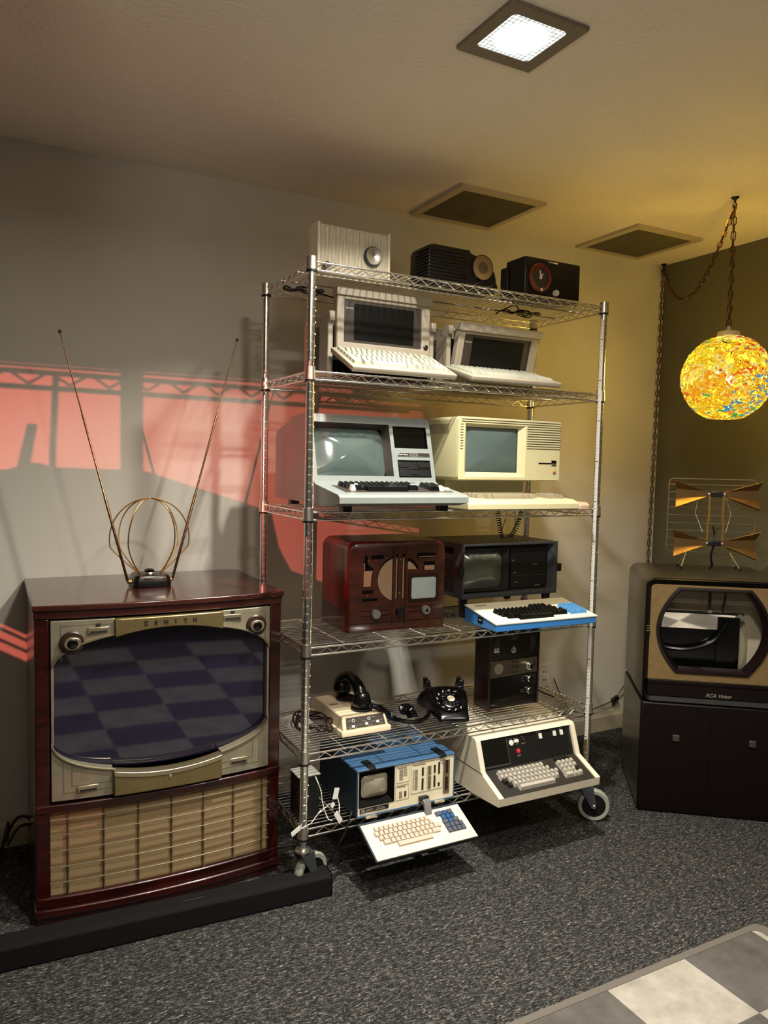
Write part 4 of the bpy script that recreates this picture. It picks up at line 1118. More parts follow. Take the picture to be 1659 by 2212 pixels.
def f(b):
    b.M = KT; b.loft([lpz(rrect(.006, KW - .006, -Lk + .006, -.002), -.024), lpz(rrect(0, KW, -Lk, 0), -.006), lpz(rrect(0, KW, -Lk, 0), -.002)])
kb = quick('keyboard', M['onavy'], t, f, bevel=.001)
def f(b): b.M = KT; b.box(.003, KW - .003, -Lk + .001, -.012, -.002, .0025)
quick('key_plate', M['ocream'], kb, f, bevel=.0008)
def f(b):
    b.M = KT; A = 0; u = .0172
    keyfield(b, [(2.6, [(7.6, A)]), (0, [(1.6, A)] + [(1, A)] * 9 + [(1.8, A)]), (-.5, [(1, A)] * 12 + [(1.6, A)]), (-1.0, [(1, A)] * 13), (-.6, [(1, A)] * 12)], .050, -Lk + .030, u, .0178, .0025, .0065, t=.0018)
quick('keys', M['okey'], kb, f, 20)
def f(b):
    b.M = KT; A, B = 0, 1; u = .0178
    keyfield(b, [(0, [(1, A)] * 4), (0, [(1, A)] * 4), (0, [(1.2, A), (1, B), (1.4, A)]), (.2, [(1, B)] * 3), (-.6, [(1.5, A), (1, B), (1.3, A)])], .288, -Lk + .036, u, .0178, .0025, .0065, t=.0018)
quick('numeric_keypad', [M['okeyd'], M['okeyb']], kb, f, 20)
quick('catch', M['knobg'], t, lambda b: b.prism([(.003, .006), (.003, .024), (-.02, .024), (-.03, .014), (-.042, -.028), (-.034, -.030), (-.020, .006)], 'x', .242, .268), bevel=.002)
quick('catch_knob', M['blackp'], t, lambda b: b.box(.236, .270, -.014, .003, .018, .030), bevel=.002)

t = thing('desktop_computer', 'white desktop computer with black panel and grey keys, bottom shelf right', 'computer', (.642, -.172, z6), -.5)
W = .452
SIDE = [(.004, .012), (0, .042), (.11, .090), (.148, .192), (.158, .200), (.58, .212), (.58, .0), (.16, .0), (.10, .004)]
def f(b):
    n = len(SIDE)
    def L(x, ins=0): return [(x, p[0], p[1]) for p in SIDE]
    b.add(L(0), [tuple(range(n))]); b.add(L(W), [tuple(range(n))])
    A, B = L(0), L(W)
    for i in range(n):
        if i in (1, 2): continue
        j = (i + 1) % n; b.add([A[i], B[i], B[j], A[j]], [(0, 1, 2, 3)])
    # frame edges around the sunken front
    for i in (1, 2):
        j = i + 1
        for x0, x1 in ((0, .020), (W - .020, W)): b.add([(x0, *SIDE[i]), (x1, *SIDE[i]), (x1, *SIDE[j]), (x0, *SIDE[j])], [(0, 1, 2, 3)])
        def sink(p): return (p[0] + .012, p[1] - .004)
        for x in (.020, W - .020): b.add([(x, *SIDE[i]), (x, *SIDE[j]), (x, *sink(SIDE[j])), (x, *sink(SIDE[i]))], [(0, 1, 2, 3)])
quick('case', M['ibm'], t, f, bevel=.002)
quick('case_seam', M['smoke'], t, lambda b: (b.box(-.0008, .0006, .10, .57, .090, .0915)), 0)
UA = math.atan2(.038, .102); UT = Matrix.Translation((.020, .120, .088)) @ Matrix.Rotation(-UA, 4, 'X'); UL = math.hypot(.038, .102)
def f(b): b.M = UT; b.box(0, W - .04, 0, .004, -.004, UL)
pn = quick('display_panel', M['ibmd'], t, f, 0)
def f(b): b.M = UT; b.box(.008, .112, -.0012, .0, .016, UL - .014)
sc = quick('screen', M['lcd'], t, f, 0)
def f(b): b.M = UT; b.box(.004, .116, -.004, 0, .008, .014); b.box(.114, .117, -.004, 0, .008, UL - .01)
quick('screen_ledge', M['smoke'], sc, f, bevel=.001)
def f(b):
    b.M = UT
    for x in (.262, .329, .362): b.box(x, x + .013, -.006, 0, UL - .032, UL - .013)
    b.box(.148, .168, -.004, 0, UL - .030, UL - .019); b.lathe([(.010, 0), (.010, -.004), (.001, -.005)], (.135, 0, UL - .028), 'y', 20)
quick('switches', M['printw'], pn, f, bevel=.001)
def f(b): b.M = UT; b.box(.152, .166, -.006, 0, .042, .056)
quick('power_switch', M['red'], pn, f, bevel=.001)
def f(b):
    b.M = UT
    for x, zz, w in ((.128, UL - .014, .014), (.148, UL - .016, .016), (.18, UL - .014, .014), (.18, UL - .038, .020), (.154, UL - .036, .012), (.154, .034, .014), (.154, .030, .014), (.255, UL - .009, .020), (.322, UL - .009, .024), (.362, UL - .009, .018), (.190, UL - .024, .006)): b.box(x, x + w, -.0008, 0, zz, zz + .0018)
quick('panel_lettering', M['printg'], pn, f, 0)
DA = math.atan2(.048, .110); DT = Matrix.Translation((.020, .008, .040)) @ Matrix.Rotation(DA, 4, 'X'); DL = math.hypot(.048, .11)
def f(b): b.M = DT; b.box(0, W - .04, -.002, DL + .006, -.004, .0005)
dk = quick('keyboard_deck', M['ibmdk'], t, f, 0)
def f(b):
    b.M = DT; A, B = 0, 1; u = .0185
    keyfield(b, [(3, [(8.6, A)]), (1, [(1.2, B)] + [(1, A)] * 11), (.5, [(1.3, B)] + [(1, A)] * 11 + [(1, A)]), (.4, [(1, A)] * 12), (.6, [(1, A)] * 11)], .028, .012, u, .0188, 0, .013, t=.0042)
quick('keys', [M['ibmk'], M['ibmdk']], dk, f, 20)
def f(b):
    b.M = DT; A, B = 0, 1; u = .0195
    keyfield(b, [(-.2, [(2, A), (1, A), (1.2, A)]), (0, [(1, A), (1, A), (1, A), (1, B)]), (0, [(1, A)] * 3 + [(1, A)]), (0, [(1, A)] * 4), (.2, [(.8, B)] * 4)], .300, .022, u, .0192, 0, .013, t=.0042)
quick('numeric_keypad', [M['ibmk'], M['ibmdk']], dk, f, 20)
def f(b):
    b.M = DT
    for k in range(11): b.box(.05 + k * .0185, .062 + k * .0185, .112, .116, 0, .0012)
quick('legend_strip', M['printg'], dk, f, 0)

t = thing('power_adapter', 'black box with pale grey top at the left of the bottom shelf', 'box', (.006, .060, z6), 0)
boxo('body', M['blackp'], t, 0, .075, 0, .075, .001, .140, bevel=.003)
boxo('lid', M['rubber'], t, -.002, .077, -.002, .077, .140, .145, bevel=.002)
def f(b):
    b.tube(smoothpath([(.062, .055, z6 + .14), (.072, .03, z6 + .10), (.078, .03, z6 + .06), (.092, .02, z6 + .01), (.10, .0, z6 + .006)], 8), .0018, 6)
    b.tube(smoothpath([(.062, .02, z6 + .03), (.085, .02, z6 + .045), (.10, .01, z6 + .06)], 6), .0016, 6)
tg = quick('white_cord', M['paper'], None, f); tag(tg, 'thin white cord with paper tags hanging in front of the black box', 'cord')
def f(b):
    for c, a, s in (((.122, .02, z6 + .085), .3, (.012, .018)), ((.104, .005, z6 + .055), .9, (.008, .008)), ((.118, -.01, z6 + .018), -.6, (.009, .024)), ((-.03, -.012, z6 + .004), 1.3, (.008, .02))):
        b.M = Matrix.Translation(c) @ Matrix.Rotation(.4, 4, 'Z') @ Matrix.Rotation(a, 4, 'Y'); b.box(-s[0], s[0], -.0006, .0006, -s[1], s[1])
    b.M = Matrix(); b.tube([(.126, .018, z6 + .075), (.13, .01, z6 + .05), (.122, -.008, z6 + .03)], .0016, 5); b.tube([(-.012, -.012, z6 + .008), (.02, -.015, z6 + .02), (.06, -.0, z6 + .05)], .0014, 5)
quick('tag', M['paper'], tg, f, 0)
def f(b): b.tube(smoothpath([(.2, .05, z6 + .01), (.17, .0, z6 + .02), (.14, -.012, z6 - .04), (.11, -.01, z6 - .09), (.09, .05, .012)], 8), .003, 6)
tag(quick('drooping_cable', M['blackp'], None, f), 'black cord drooping from the bottom shelf toward the floor', 'cord')

# ------------------------------------------------------------------ wooden television console (left)
t = thing('television_console', 'large mahogany television console with gold speaker grille', 'television', (-.768, .181, 0), -.6)
W, H, D_ = .748, .955, .535
BOW = .030
def bow(p):
    k = max(0, min(1, 1 - (p.y - .02) / .12)) if p.y > .02 else 1
    return (p.x, p.y - BOW * (1 - ((p.x - W / 2) / (W / 2)) ** 2) * k, p.z)
def bowed(name, m, parent, fn, smooth=35, bevel=0):
    b = MB(); b.warp = bow; fn(b); return b.build(name, m, parent, smooth, bevel)
US = frange(0, W, 24)
def f(b):
    b.box(0, .02, .02, D_, .0, .915); b.box(W - .02, W, .02, D_, 0, .915); b.box(.02, W - .02, D_ - .02, D_, 0, .915); b.box(.02, W - .02, .10, D_ - .02, .0, .04)
quick('cabinet', M['tvwood'], t, f)
def f(b):
    b.strip(frange(-.006, W + .006, 24), lambda u: .938, lambda u: .955, -.012, D_ + .005); b.strip(frange(-.002, W + .002, 24), lambda u: .914, lambda u: .938, -.004, D_)
bowed('top', M['tvtop'], t, f, 35, .003)
def f(b):
    b.strip(frange(0, .040, 3), lambda u: .045, lambda u: .914, 0, .05); b.strip(frange(W - .040, W, 3), lambda u: .045, lambda u: .914, 0, .05)
    b.strip(US, lambda u: .336, lambda u: .362, -.006, .05); b.strip(US, lambda u: .050, lambda u: .080, -.004, .05)
bowed('front_frame', M['tvwood'], t, f, 35, .004)
def f(b):
    b.strip(frange(-.004, W + .004, 24), lambda u: .026, lambda u: .050, -.016, .06); b.strip(frange(.0, W, 24), lambda u: 0, lambda u: .026, -.004, .06)
bowed('base_moulding', M['tvwood'], t, f, 35, .004)
# screen opening curve: distance of the rim above / below centre at u
UC = W / 2; ZC = .655
def rim(u, s):
    x = abs(u - UC) / .330
    top, side = .215, .108
    return ZC + s * (side + (top - side) * math.sqrt(max(0, 1 - min(1, x) ** 2.3)) ** 1.0)
gu = frange(.050, W - .050, 40)
zt = lambda u: rim(u, 1); zb = lambda u: rim(u, -1)
def f(b):
    rows = 16; loops = []
    for u in gu:
        loops.append([(u, .0085 + .0052 * (1 - ((u - UC) / .33) ** 2) + .0024 * (1 - ((zz - ZC) / .22) ** 2), zz) for zz in frange(zb(u) - .006, zt(u) + .006, rows)])
    b.loft(loops, False, False, closed=False)
quick('screen', M['tvglass'], t, f, 80)
def f(b):
    b.strip(*args, -.006, .03)
for args in ((frange(.043, .218, 14), zt, lambda u: .908), (frange(.542, W - .043, 14), zt, lambda u: .908), (frange(.043, .213, 14), lambda u: .372, zb), (frange(.540, W - .043, 14), lambda u: .372, zb)): bz = bowed('corner_plate', M['bez'], t, f, 35, .0015)
for u0, u1 in ((.043, .051), (W - .051, W - .043)): bz = bowed('side_strip', M['bez'], t, lambda b: b.strip([u0, u1], lambda u: .54, lambda u: .775, -.004, .03), 35, .0015)
def f(b):
    # stepped lines pressed into the corner plates
    def fr(u0, u1, z0, z1, d=.0022):
        b.strip([u0, u1], lambda u: z0, lambda u: z0 + d, -.0075, -.005); b.strip([u0, u0 + d], lambda u: z0, lambda u: z1, -.0075, -.005)
    def fr2(u0, u1, z0, z1, d=.0022):
        b.strip([u0, u1], lambda u: z0, lambda u: z0 + d, -.0075, -.005); b.strip([u1 - d, u1], lambda u: z0, lambda u: z1, -.0075, -.005)
    fr(.075, .205, .395, .50); fr(.098, .205, .415, .478); fr2(.548, .672, .395, .50); fr2(.548, .650, .415, .478)
    b.strip([.070, .21], lambda u: .893, lambda u: .895, -.0075, -.005); b.strip([.070, .072], lambda u: .79, lambda u: .895, -.0075, -.005)
    b.strip([.55, .690], lambda u: .893, lambda u: .895, -.0075, -.005); b.strip([.688, .690], lambda u: .79, lambda u: .895, -.0075, -.005)
bowed('embossed_lines', M['bezd'], t, f, 0)
def rimtube(s, u0, u1):
    return [bow(Vector((u, -.009, rim(u, s)))) for u in frange(u0, u1, 16)]
for s in (1, -1):
    for u0, u1 in ((.046, .217), (.541, W - .046)): quick('rim_trim', M['goldl'], t, lambda b: b.tube(rimtube(s, u0, u1), .0035, 6))
def f(b):
    lo = lambda u: .868 + .006 - .022 * ((u - .38) / .163) ** 2
    b.strip(frange(.217, .543, 16), lo, lambda u: .908, -.018, .02)
gb = bowed('top_trim_bar', M['gold'], t, f, 35, .003)
for k, ch in enumerate('ZENITH'):
    u = .305 + k * .0292; p = bow(Vector((u, -.0190, .884)))
    text('lettering', ch, .017, M['print'], gb, p, sx=1.0, depth=.0008, align='CENTER', bold=.0009)
def f(b):
    hi = lambda u: .448 - .018 * (1 - ((u - .376) / .164) ** 2)
    b.strip(frange(.212, .540, 16), lambda u: .372, hi, -.024, .02)
gb = bowed('control_door', M['gold'], t, f, 35, .004)
def f(b):
    hi = lambda u: .4495 - .018 * (1 - ((u - .376) / .164) ** 2)
    b.strip(frange(.212, .540, 16), lambda u: hi(u) - .016, hi, -.027, .0)
bowed('door_lip', M['goldl'], gb, f, 35, .002)
def f(b): b.strip([.372, .376, .380], lambda u: .402 + abs(u - .376) * 0, lambda u: .414, -.0265, -.02)
bowed('crest', M['goldl'], gb, f, 35, .001)
for u, zz in ((.100, .843), (.655, .851)):
    y = bow(Vector((u, -.006, zz)))[1]
    k = quick('knob', M['brown'], t, lambda b: b.lathe([(.034, .004), (.034, -.004), (.030, -.007), (.022, -.007)], (u, y, zz), 'y', 28))
    quick('knob_pointer', M['goldl'], k, lambda b: b.prism([(u + .0235 * math.cos(a) * (1.15 if abs(math.sin(a * .5 - .5)) < .25 else 1), zz + .019 * math.sin(a)) for a in frange(0, 2 * PI, 20)[:-1]], 'y', y - .020, y - .006), bevel=.002)
    quick('knob_cap', M['blackg'], k, lambda b: b.lathe([(.0145, -.018), (.0145, -.0225), (.012, -.024), (.001, -.024)], (u, y, zz), 'y', 24))
for u, zz in ((.172, .875), (.575, .884), (.142, .402), (.600, .412)):
    y = bow(Vector((u, -.006, zz)))[1]
    k = quick('escutcheon', M['goldl'], t, lambda b: b.box(u - .030, u + .030, y - .004, y + .006, zz - .010, zz + .010), bevel=.002)
    quick('escutcheon_slot', M['print'], k, lambda b: b.box(u - .024, u + .024, y - .005, y - .0035, zz - .0065, zz - .0005), 0)
    if zz > .8: quick('indicator', M['print'], k, lambda b: b.box(u - .006, u + .006, y - .003, y + .004, zz + .013, zz + .021), 0)
def f(b):
    b.strip(frange(.038, W - .038, 24), lambda u: .078, lambda u: .338, .012, .02)
gr = bowed('speaker_cloth', M['cloth'], t, f, 35)
b = MB(); 
for zz in (.314, .267, .219, .171, .123): b.tube([bow(Vector((u, -.002, zz))) for u in frange(.038, W - .038, 24)], .0018, 6)
b.build('grille_wires', M['goldl'], gr)
def f(b):
    for u in (.088, .188, .288, .388, .488, .588, .688): b.strip([u - .0018, u + .0018], lambda q: .08, lambda q: .336, .004, .010)
bowed('grille_bars', M['tan3'], gr, f, 0)

# rabbit ears on the console
t = thing('rabbit_ear_antenna', 'rabbit ears antenna with three wire loops on the wooden console', 'antenna', (-.394, .43, .955), 0)
def f(b):
    o_ = rrect(-.062, .062, -.05, .075, .018, 3)
    b.loft([lpz(o_, 0), lpz(o_, .020), lpz([(p[0] * .86, p[1] * .84) for p in o_], .040)])
bs = quick('base', M['bake'], t, f, 40, .003)
quick('base_trim', M['copper'], bs, lambda b: b.box(-.03, .045, -.048, -.038, .026, .031), bevel=.001)
k = quick('tuner_knob', M['blackg'], t, lambda b: b.lathe([(.018, .038), (.017, .050), (.012, .054), (.001, .055)], (.0, .02, 0), 'z', 24))
quick('knob_ring', M['chrome2'], k, lambda b: b.lathe([(.0185, .036), (.0195, .040), (.018, .043)], (.0, .02, 0), 'z', 24))
for x in (-.070, .068):
    quick('hinge', M['brass'], t, lambda b: (b.sphere((x, 0, .016), .0075, 8), b.rod((x * .8, 0, .016), (x * 1.02, 0, .016), .006)))
for x, tip in ((-.074, (-.277, .02, .824)), (.073, (.300, .02, .851))):
    def f(b):
        A = Vector((x, 0, .018)); B = Vector(tip)
        cuts = [(0, .0045), (.35, .0045), (.352, .0034), (.68, .0034), (.682, .0024), (1, .0020)]
        b.tube([A.lerp(B, c) for c, _ in cuts], [r for _, r in cuts], 10); b.sphere(B, .0058, 8)
    quick('telescopic_rod', M['copper'], t, f, 50)
for k, (sx, ty) in enumerate(((.131, 0), (.098, .05), (.076, -.06))):
    def f(b):
        pts = []
        for a in frange(-PI * .36, PI * 1.36, 40):
            ca, sa = math.cos(a), math.sin(a)
            wdt = sx if sa > -.2 else sx + (.062 - sx) * min(1, (-.2 - sa) / .75)
            pts.append((wdt * ca, ty * (sa + 1) / 2 * abs(ca) + .006, .158 + .137 * sa))
        b.tube(pts, .0022, 7)
    quick('wire_loop', M['brass'], t, f, 50)

# soundbar in front of the console
t = thing('soundbar', 'long black fabric soundbar lying on the carpet before the console', 'speaker', (.078, -.057, 0), -3.1)
def f(b): b.prism([(0, .003), (.075, .003), (.072, .070), (.012, .073), (.0, .062)], 'x', -1.20, 0)
quick('body', M['charc'], t, f, 35, .003)
quick('end_cap', M['blackg'], t, lambda b: b.prism([(-.001, .002), (.076, .002), (.073, .071), (.012, .0745), (-.001, .063)], 'x', 0, .002), bevel=.0006)
quick('badge', M['knobd'], t, lambda b: b.box(-.46, -.40, .03, .033, .0722, .0735), 0)
def f(b):
    pts = [(-.80 + .05 * math.cos(a) + .02 * math.cos(2 * a), .56 + .04 * math.sin(a), .10 + .06 * math.sin(a * 1.5) ** 2) for a in frange(0, 3 * PI, 50)]
    b.tube([(-.80, .6, .01)] + pts + [(-.86, .6, .01)], .005, 7)
tag(quick('floor_cable', M['blackp'], None, f), 'black cord looped on the floor at the left of the console', 'cord')

# ------------------------------------------------------------------ corner television with hollow screen
t = thing('television_cabinet', 'dark two-part television cabinet with empty screen opening in the corner', 'television', (1.437, -.037, 0), math.degrees(math.atan2(-.61, .792)))
W, D_ = .530, .475
Z0, Z1 = .453, .958
def f(b):
    b.loft([lpz(rrect(.002, W - .002, .004, D_ - .03), 0), lpz(rrect(.0, W, 0, D_ - .01), .02), lpz(rrect(0, W, 0, D_ - .01), Z0)])
bs = quick('stand', M['olived'], t, f, bevel=.008)
def f(b):
    b.box(-.0008, .0006, .012, D_ - .02, .02, Z0 - .004)
quick('stand_side', M['olive'], bs, f, 0)
def f(b): b.box(W / 2 - .001, W / 2 + .001, -.0012, .001, .02, Z0 - .03)
quick('door_gap', M['dark'], bs, f, 0)
for u in (.138, .425): quick('door_pull', M['smoke'], bs, lambda b: b.box(u - .013, u + .013, -.008, .001, .300, .326), bevel=.002)
MT = .934
def f(b):
    # shell: open box with rounded top, front ring and no front face
    o_ = rrect(-.004, W + .004, Z0, Z1, .035, 5)
    i_ = rrect(.012, W - .012, Z0 + .020, Z1 - .024, .022, 5)
    dome_ = lambda l, k: [(p[0], p[2] + k if False else p[1], p[2] + (k * (1 - ((p[0] - W / 2) / (W / 2)) ** 2) if p[2] > .8 else 0)) for p in l]
    b.loft([dome_(lp(rrect(.01, W - .01, Z0 + .005, Z1 - .03, .05, 5), D_), .0), dome_(lp(o_, D_ - .05), .012), dome_(lp(o_, .02), .012), dome_(lp(rrect(0, W, Z0 + .004, Z1 - .006, .033, 5), .0), .010)], True, False)
quick('shell', M['olive'], t, f, 50)
def f(b):
    o_ = rrect(0, W, Z0 + .004, Z1 - .006, .033, 5); i_ = rrect(.022, W - .022, Z0 + .028, Z1 - .030, .018, 5)
    b.loft([lp(o_, .0), lp(rrect(.003, W - .003, Z0 + .007, Z1 - .009, .033, 5), -.004), lp(i_, .012), lp(i_, .016)], False, False)
quick('front_ring', M['rcablack'], t, f, 50)
def f(b):
    for k in range(3): b.box(.006, .018, -.006, .004, .760 - k * .010, .762 - k * .010)
quick('ring_trim', M['goldl'], t, f, 0)
def hole(s=1, n=14):
    """outline of the mask: flat top and bottom, curved sides"""
    uc, zc = .262, .747; hw, hz, fw = .206 * s, .164 * s, .130 * s
    p = [(uc - fw, zc - hz), (uc + fw, zc - hz)]
    p += [(uc + fw + (hw - fw) * (1 - q * q), zc + hz * q) for q in frange(-1, 1, n)][1:-1]
    p += [(uc + fw, zc + hz), (uc - fw, zc + hz)]
    p += [(uc - fw - (hw - fw) * (1 - q * q), zc + hz * q) for q in frange(1, -1, n)][1:-1]
    return p
def f(b):
    h = hole(1.04); n = len(h)
    # outer rectangle sampled at the same directions as the hole
    uc, zc = .262, .747; x0, x1, za, zb = .020, W - .020, .540, Z1 - .028; out = []
    for p in h:
        dx, dz = p[0] - uc, p[1] - zc
        s = min(((x1 - uc) / dx if dx > 1e-6 else (x0 - uc) / dx if dx < -1e-6 else 9), ((zb - zc) / dz if dz > 1e-6 else (za - zc) / dz if dz < -1e-6 else 9))
        out.append((uc + dx * s, zc + dz * s))
    b.loft([lp(out, .012), lp(h, .012)], False, False)
    for cxn, czn in ((x0, za), (x1, za), (x1, zb), (x0, zb)):
        # fill the corners left by the sampling
        q = sorted(range(n), key=lambda i: (out[i][0] - cxn) ** 2 + (out[i][1] - czn) ** 2)[:2]
        b.add([(cxn, .012, czn), (out[q[0]][0], .012, out[q[0]][1]), (out[q[1]][0], .012, out[q[1]][1])], [(0, 1, 2)])
quick('mat_board', M['tan'], t, f, 0)
def f(b):
    b.loft([lp(hole(1.05), .013), lp(hole(1.05), .006), lp(hole(1.0), .004), lp(hole(.93), .035), lp(hole(.93), .05)], False, False)
quick('screen_mask', M['maskm'], t, f, 30)
def f(b): b.box(.022, W - .022, .004, .02, Z0 + .026, .532); b.box(.022, W - .022, .0, .02, .530, .545)
fp = quick('control_panel', M['olived'], t, f, bevel=.002)
text('lettering', 'RCA Victor', .020, M['printg'], fp, (.243, .0035, .486), shear=.35, depth=.0004, bold=.0003)
# inside of the opening: made-up pieces standing for the reflection seen in it
quick('reflection_back', M['gboard'], t, lambda b: b.box(.02, W - .02, .17, .175, .54, Z1 - .03), 0)
def f(b):
    b.box(.015, .02, .02, .175, .54, .93); b.box(W - .02, W - .015, .02, .175, .54, .93); b.box(.02, W - .02, .05, .175, .535, .54)
quick('inner_lining', M['dark'], t, f, 0)
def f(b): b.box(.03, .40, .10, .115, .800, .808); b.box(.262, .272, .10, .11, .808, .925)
quick('reflection_rail', M['blackp'], t, f, 0)
def f(b): b.box(.260, .274, .096, .1, .806, .818); b.box(.376, .390, .096, .1, .792, .806)
quick('reflection_clip', M['chrome2'], t, f, 0)
quick('reflection_cable', M['blackp'], t, lambda b: b.tube(smoothpath([(.325, .12, .925), (.33, .12, .87), (.322, .12, .82), (.325, .12, .78)], 6), .004, 6))
def f(b): b.add([(.03, .1095, .737), (.330, .1095, .737), (.37, .1030, .800), (.03, .1030, .800)], [(0, 1, 2, 3)])
quick('mirror_panel', mat('mirror_glass', '#f4f2ec', .03, 1), t, f, 0)  # tilted mirror added to catch the rug
def f(b): b.box(.02, .385, .112, .118, .54, .736); b.box(.30, .385, .10, .112, .54, .79)
quick('reflection_panel', M['blackg'], t, f, 0)
quick('reflection_hose', M['blackg'], t, lambda b: b.tube(smoothpath([(.03, .09, .68), (.12, .09, .655), (.21, .09, .66), (.29, .09, .70), (.335, .09, .775)], 8), .009, 8))
gl = MB()
gl.lathe([(.001, .545), (.03, .546), (.026, .565), (.012, .585), (.001, .588)], (.41, .10, 0), 'z', 10); gl.build('glass_piece', M['glass'], t, 0)

# bow-tie aerial on the corner television
R38 = math.degrees(math.atan2(-.61, .792))
t = thing('bowtie_antenna', 'brass bow-tie antenna with wire reflector grid standing on the corner television', 'antenna', (1.803, -.036, .968), R38)
def f(b):
    x0, x1, za, zb = -.172, .178, .068, .378
    b.tube([(p[0], .03, p[1]) for p in rrect(x0, x1, za, zb, .018, 4)], .0022, 6, closed=True)
    for k in range(9): zz = za + .026 + k * .0325; b.rod((x0, .03, zz), (x1, .03, zz - .0), .0016, 6)
quick('reflector_grid', M['goldl'], t, f)
for x in (-.090, .085):
    def f(b):
        b.rod((x, .03, .068), (x + sx * .03, y, .004), .0026, 6)
    for y in (-.02, .05):
        sx = -1 if x < 0 else 1
        l = quick('leg', M['chrome2'], t, f)
        quick('foot', M['blackp'], l, lambda b: b.lathe([(.005, 0), (.005, .010), (.002, .012)], (x + sx * .03, y, 0), 'z', 8))
for zz in (.115, .318):
    for s in (-1, 1):
        def f(b):
            # folded flag: three facets flaring outward
            xi, xo = s * .020, s * .158
            y = -.05
            P = lambda xx, zq, yy: (xx, yy, zz + zq)
            hi, ho = .008, .020
            b.add([P(xi, -hi, y), P(xi, hi, y), P(xo, ho, y), P(xo, -ho, y)], [(0, 1, 2, 3)])
            b.add([P(xi, hi, y), P(xi + s * .02, .012, y), P(xo + s * .012, .055, y - .030), P(xo, ho, y)], [(0, 1, 2, 3)])
            b.add([P(xi, -hi, y), P(xi + s * .02, -.012, y), P(xo + s * .006, -.056, y - .030), P(xo, -ho, y)], [(0, 1, 2, 3)])
            b.add([P(xi + s * .03, -.014, y - .001), P(xo + s * .006, -.056, y - .030), P(xo + s * .006, -.062, y - .010), P(xi + s * .03, -.018, y + .008)], [(0, 1, 2, 3)])
        e_ = quick('bowtie_element', M['flag'], t, f, 0)
        so = e_.modifiers.new('sheet', 'SOLIDIFY'); so.thickness = .0012
    quick('insulator', M['blackp'], t, lambda b: b.box(-.026, .026, -.056, -.044, zz - .011, zz + .011), bevel=.003)
    quick('standoff', M['blackp'], t, lambda b: b.rod((0, -.05, zz), (0, .03, zz), .004))
    for s in (-1, 1): quick('rivet', M['chrome2'], t, lambda b: b.lathe([(.006, -.055), (.005, -.059), (.001, -.060)], (s * .030, 0, zz), 'y', 12))
for s in (-1, 1):
    def f(b):
        b.box(s * .030 - .004, s * .030 + .004, -.056, -.054, .125, .215); b.box(s * .027 - .004, s * .027 + .004, -.058, -.056, .205, .312)
    quick('feed_strip', M['brass'], t, f, 0)
    quick('brace_wire', M['chrome2'], t, lambda b: b.tube([(s * .045, -.04, .16), (s * .07, -.01, .235), (s * .055, .02, .305)], .0009, 5))
quick('feed_cable', M['blackp'], t, lambda b: (b.tube(smoothpath([(.004, -.04, .115), (-.006, -.03, .06), (.006, -.01, .02), (-.004, .0, .004)], 6), .0045, 7), b.tube(smoothpath([(.004, -.04, .118), (.004, -.03, .15), (-.006, -.045, .185)], 5), .003, 6), b.tube(smoothpath([(.004, -.03, .15), (.014, -.045, .18)], 5), .0015, 6)))

# ------------------------------------------------------------------ hanging lamp
HX, HY = 1.716, -.138
lamp = thing('pendant_lamp', 'round swag lamp of multicoloured spun acrylic hanging on a chain', 'lamp', (HX, HY, 1.748))
bm = bmesh.new(); bmesh.ops.create_icosphere(bm, subdivisions=6, radius=1)
from mathutils import noise
for v in bm.verts:
    p = v.co.copy(); n1 = noise.noise(p * 9); n2 = noise.noise(p * 22 + Vector((3, 1, 2)))
    r = .166 * (1 + .022 * n1 + .040 * abs(n2) + .018 * abs(noise.noise(p * 45)))
    q = p * r
    if q.z < -.158: q.z = -.158 + (q.z + .158) * .3
    v.co = q
me = bpy.data.meshes.new('shade'); bm.to_mesh(me); bm.free(); me.materials.append(M['shade'])
me.polygons.foreach_set('use_smooth', [True] * len(me.polygons))
o = bpy.data.objects.new('shade', me); COL.objects.link(o); o.parent = lamp
quick('bulb', emit('bulb_glow', (1, .9, .62), 14), lamp, lambda b: b.sphere((0, 0, .01), .042, 10))
quick('cap', M['cream'], lamp, lambda b: b.lathe([(.045, .160), (.040, .182), (.020, .186), (.008, .190), (.006, .205)], n=24))
def f(b):
    chain(b, [(0, 0, .20), (0, 0, CZ - 1.748 - .03)])
    b.tube(smoothpath([(0, 0, .2), (.004, 0, .4), (-.002, .002, CZ - 1.748 - .03)], 6), .002, 5)
quick('chain', M['copper'], lamp, f)
def f(b):
    A = Vector((HX, HY, CZ - .035)); B = Vector((2.258, .695, CZ - .035)); L_ = []
    for k in range(41):
        s = k / 40; p = A.lerp(B, s); p.z -= .92 * (s - s * s) * (1 + .35 * (s - .5)) ; L_.append(p - Vector((HX, HY, 1.748)))
    chain(b, L_); b.tube(L_, .0018, 5)
quick('swag_chain', M['copper'], lamp, f)
def f(b):
    o_ = Vector((HX, HY, 1.748)); A = Vector((2.262, .706, CZ - .03)) - o_
    p = [A, Vector((2.258, .704, 1.9)) - o_, Vector((2.252, .704, 1.4)) - o_, Vector((2.243, .706, .62)) - o_]
    chain(b, smoothpath(p, 12)); b.tube(smoothpath(p, 6), .0018, 5)
quick('corner_chain', M['copper'], lamp, f)
def hook(x, y):
    def f(b):
        z = CZ - 1.748; q = (x - HX, y - HY)
        b.lathe([(.016, z), (.014, z - .004), (.005, z - .010), (.004, z - .02)], (q[0], q[1], 0), 'z', 16)
        b.tube([(q[0] + .010 * math.sin(a), q[1], z - .030 + .010 * math.cos(a)) for a in frange(0, 1.6 * PI, 12)], .0028, 6)
    quick('ceiling_hook', M['bake'], lamp, f)
hook(HX, HY); hook(2.259, .700)

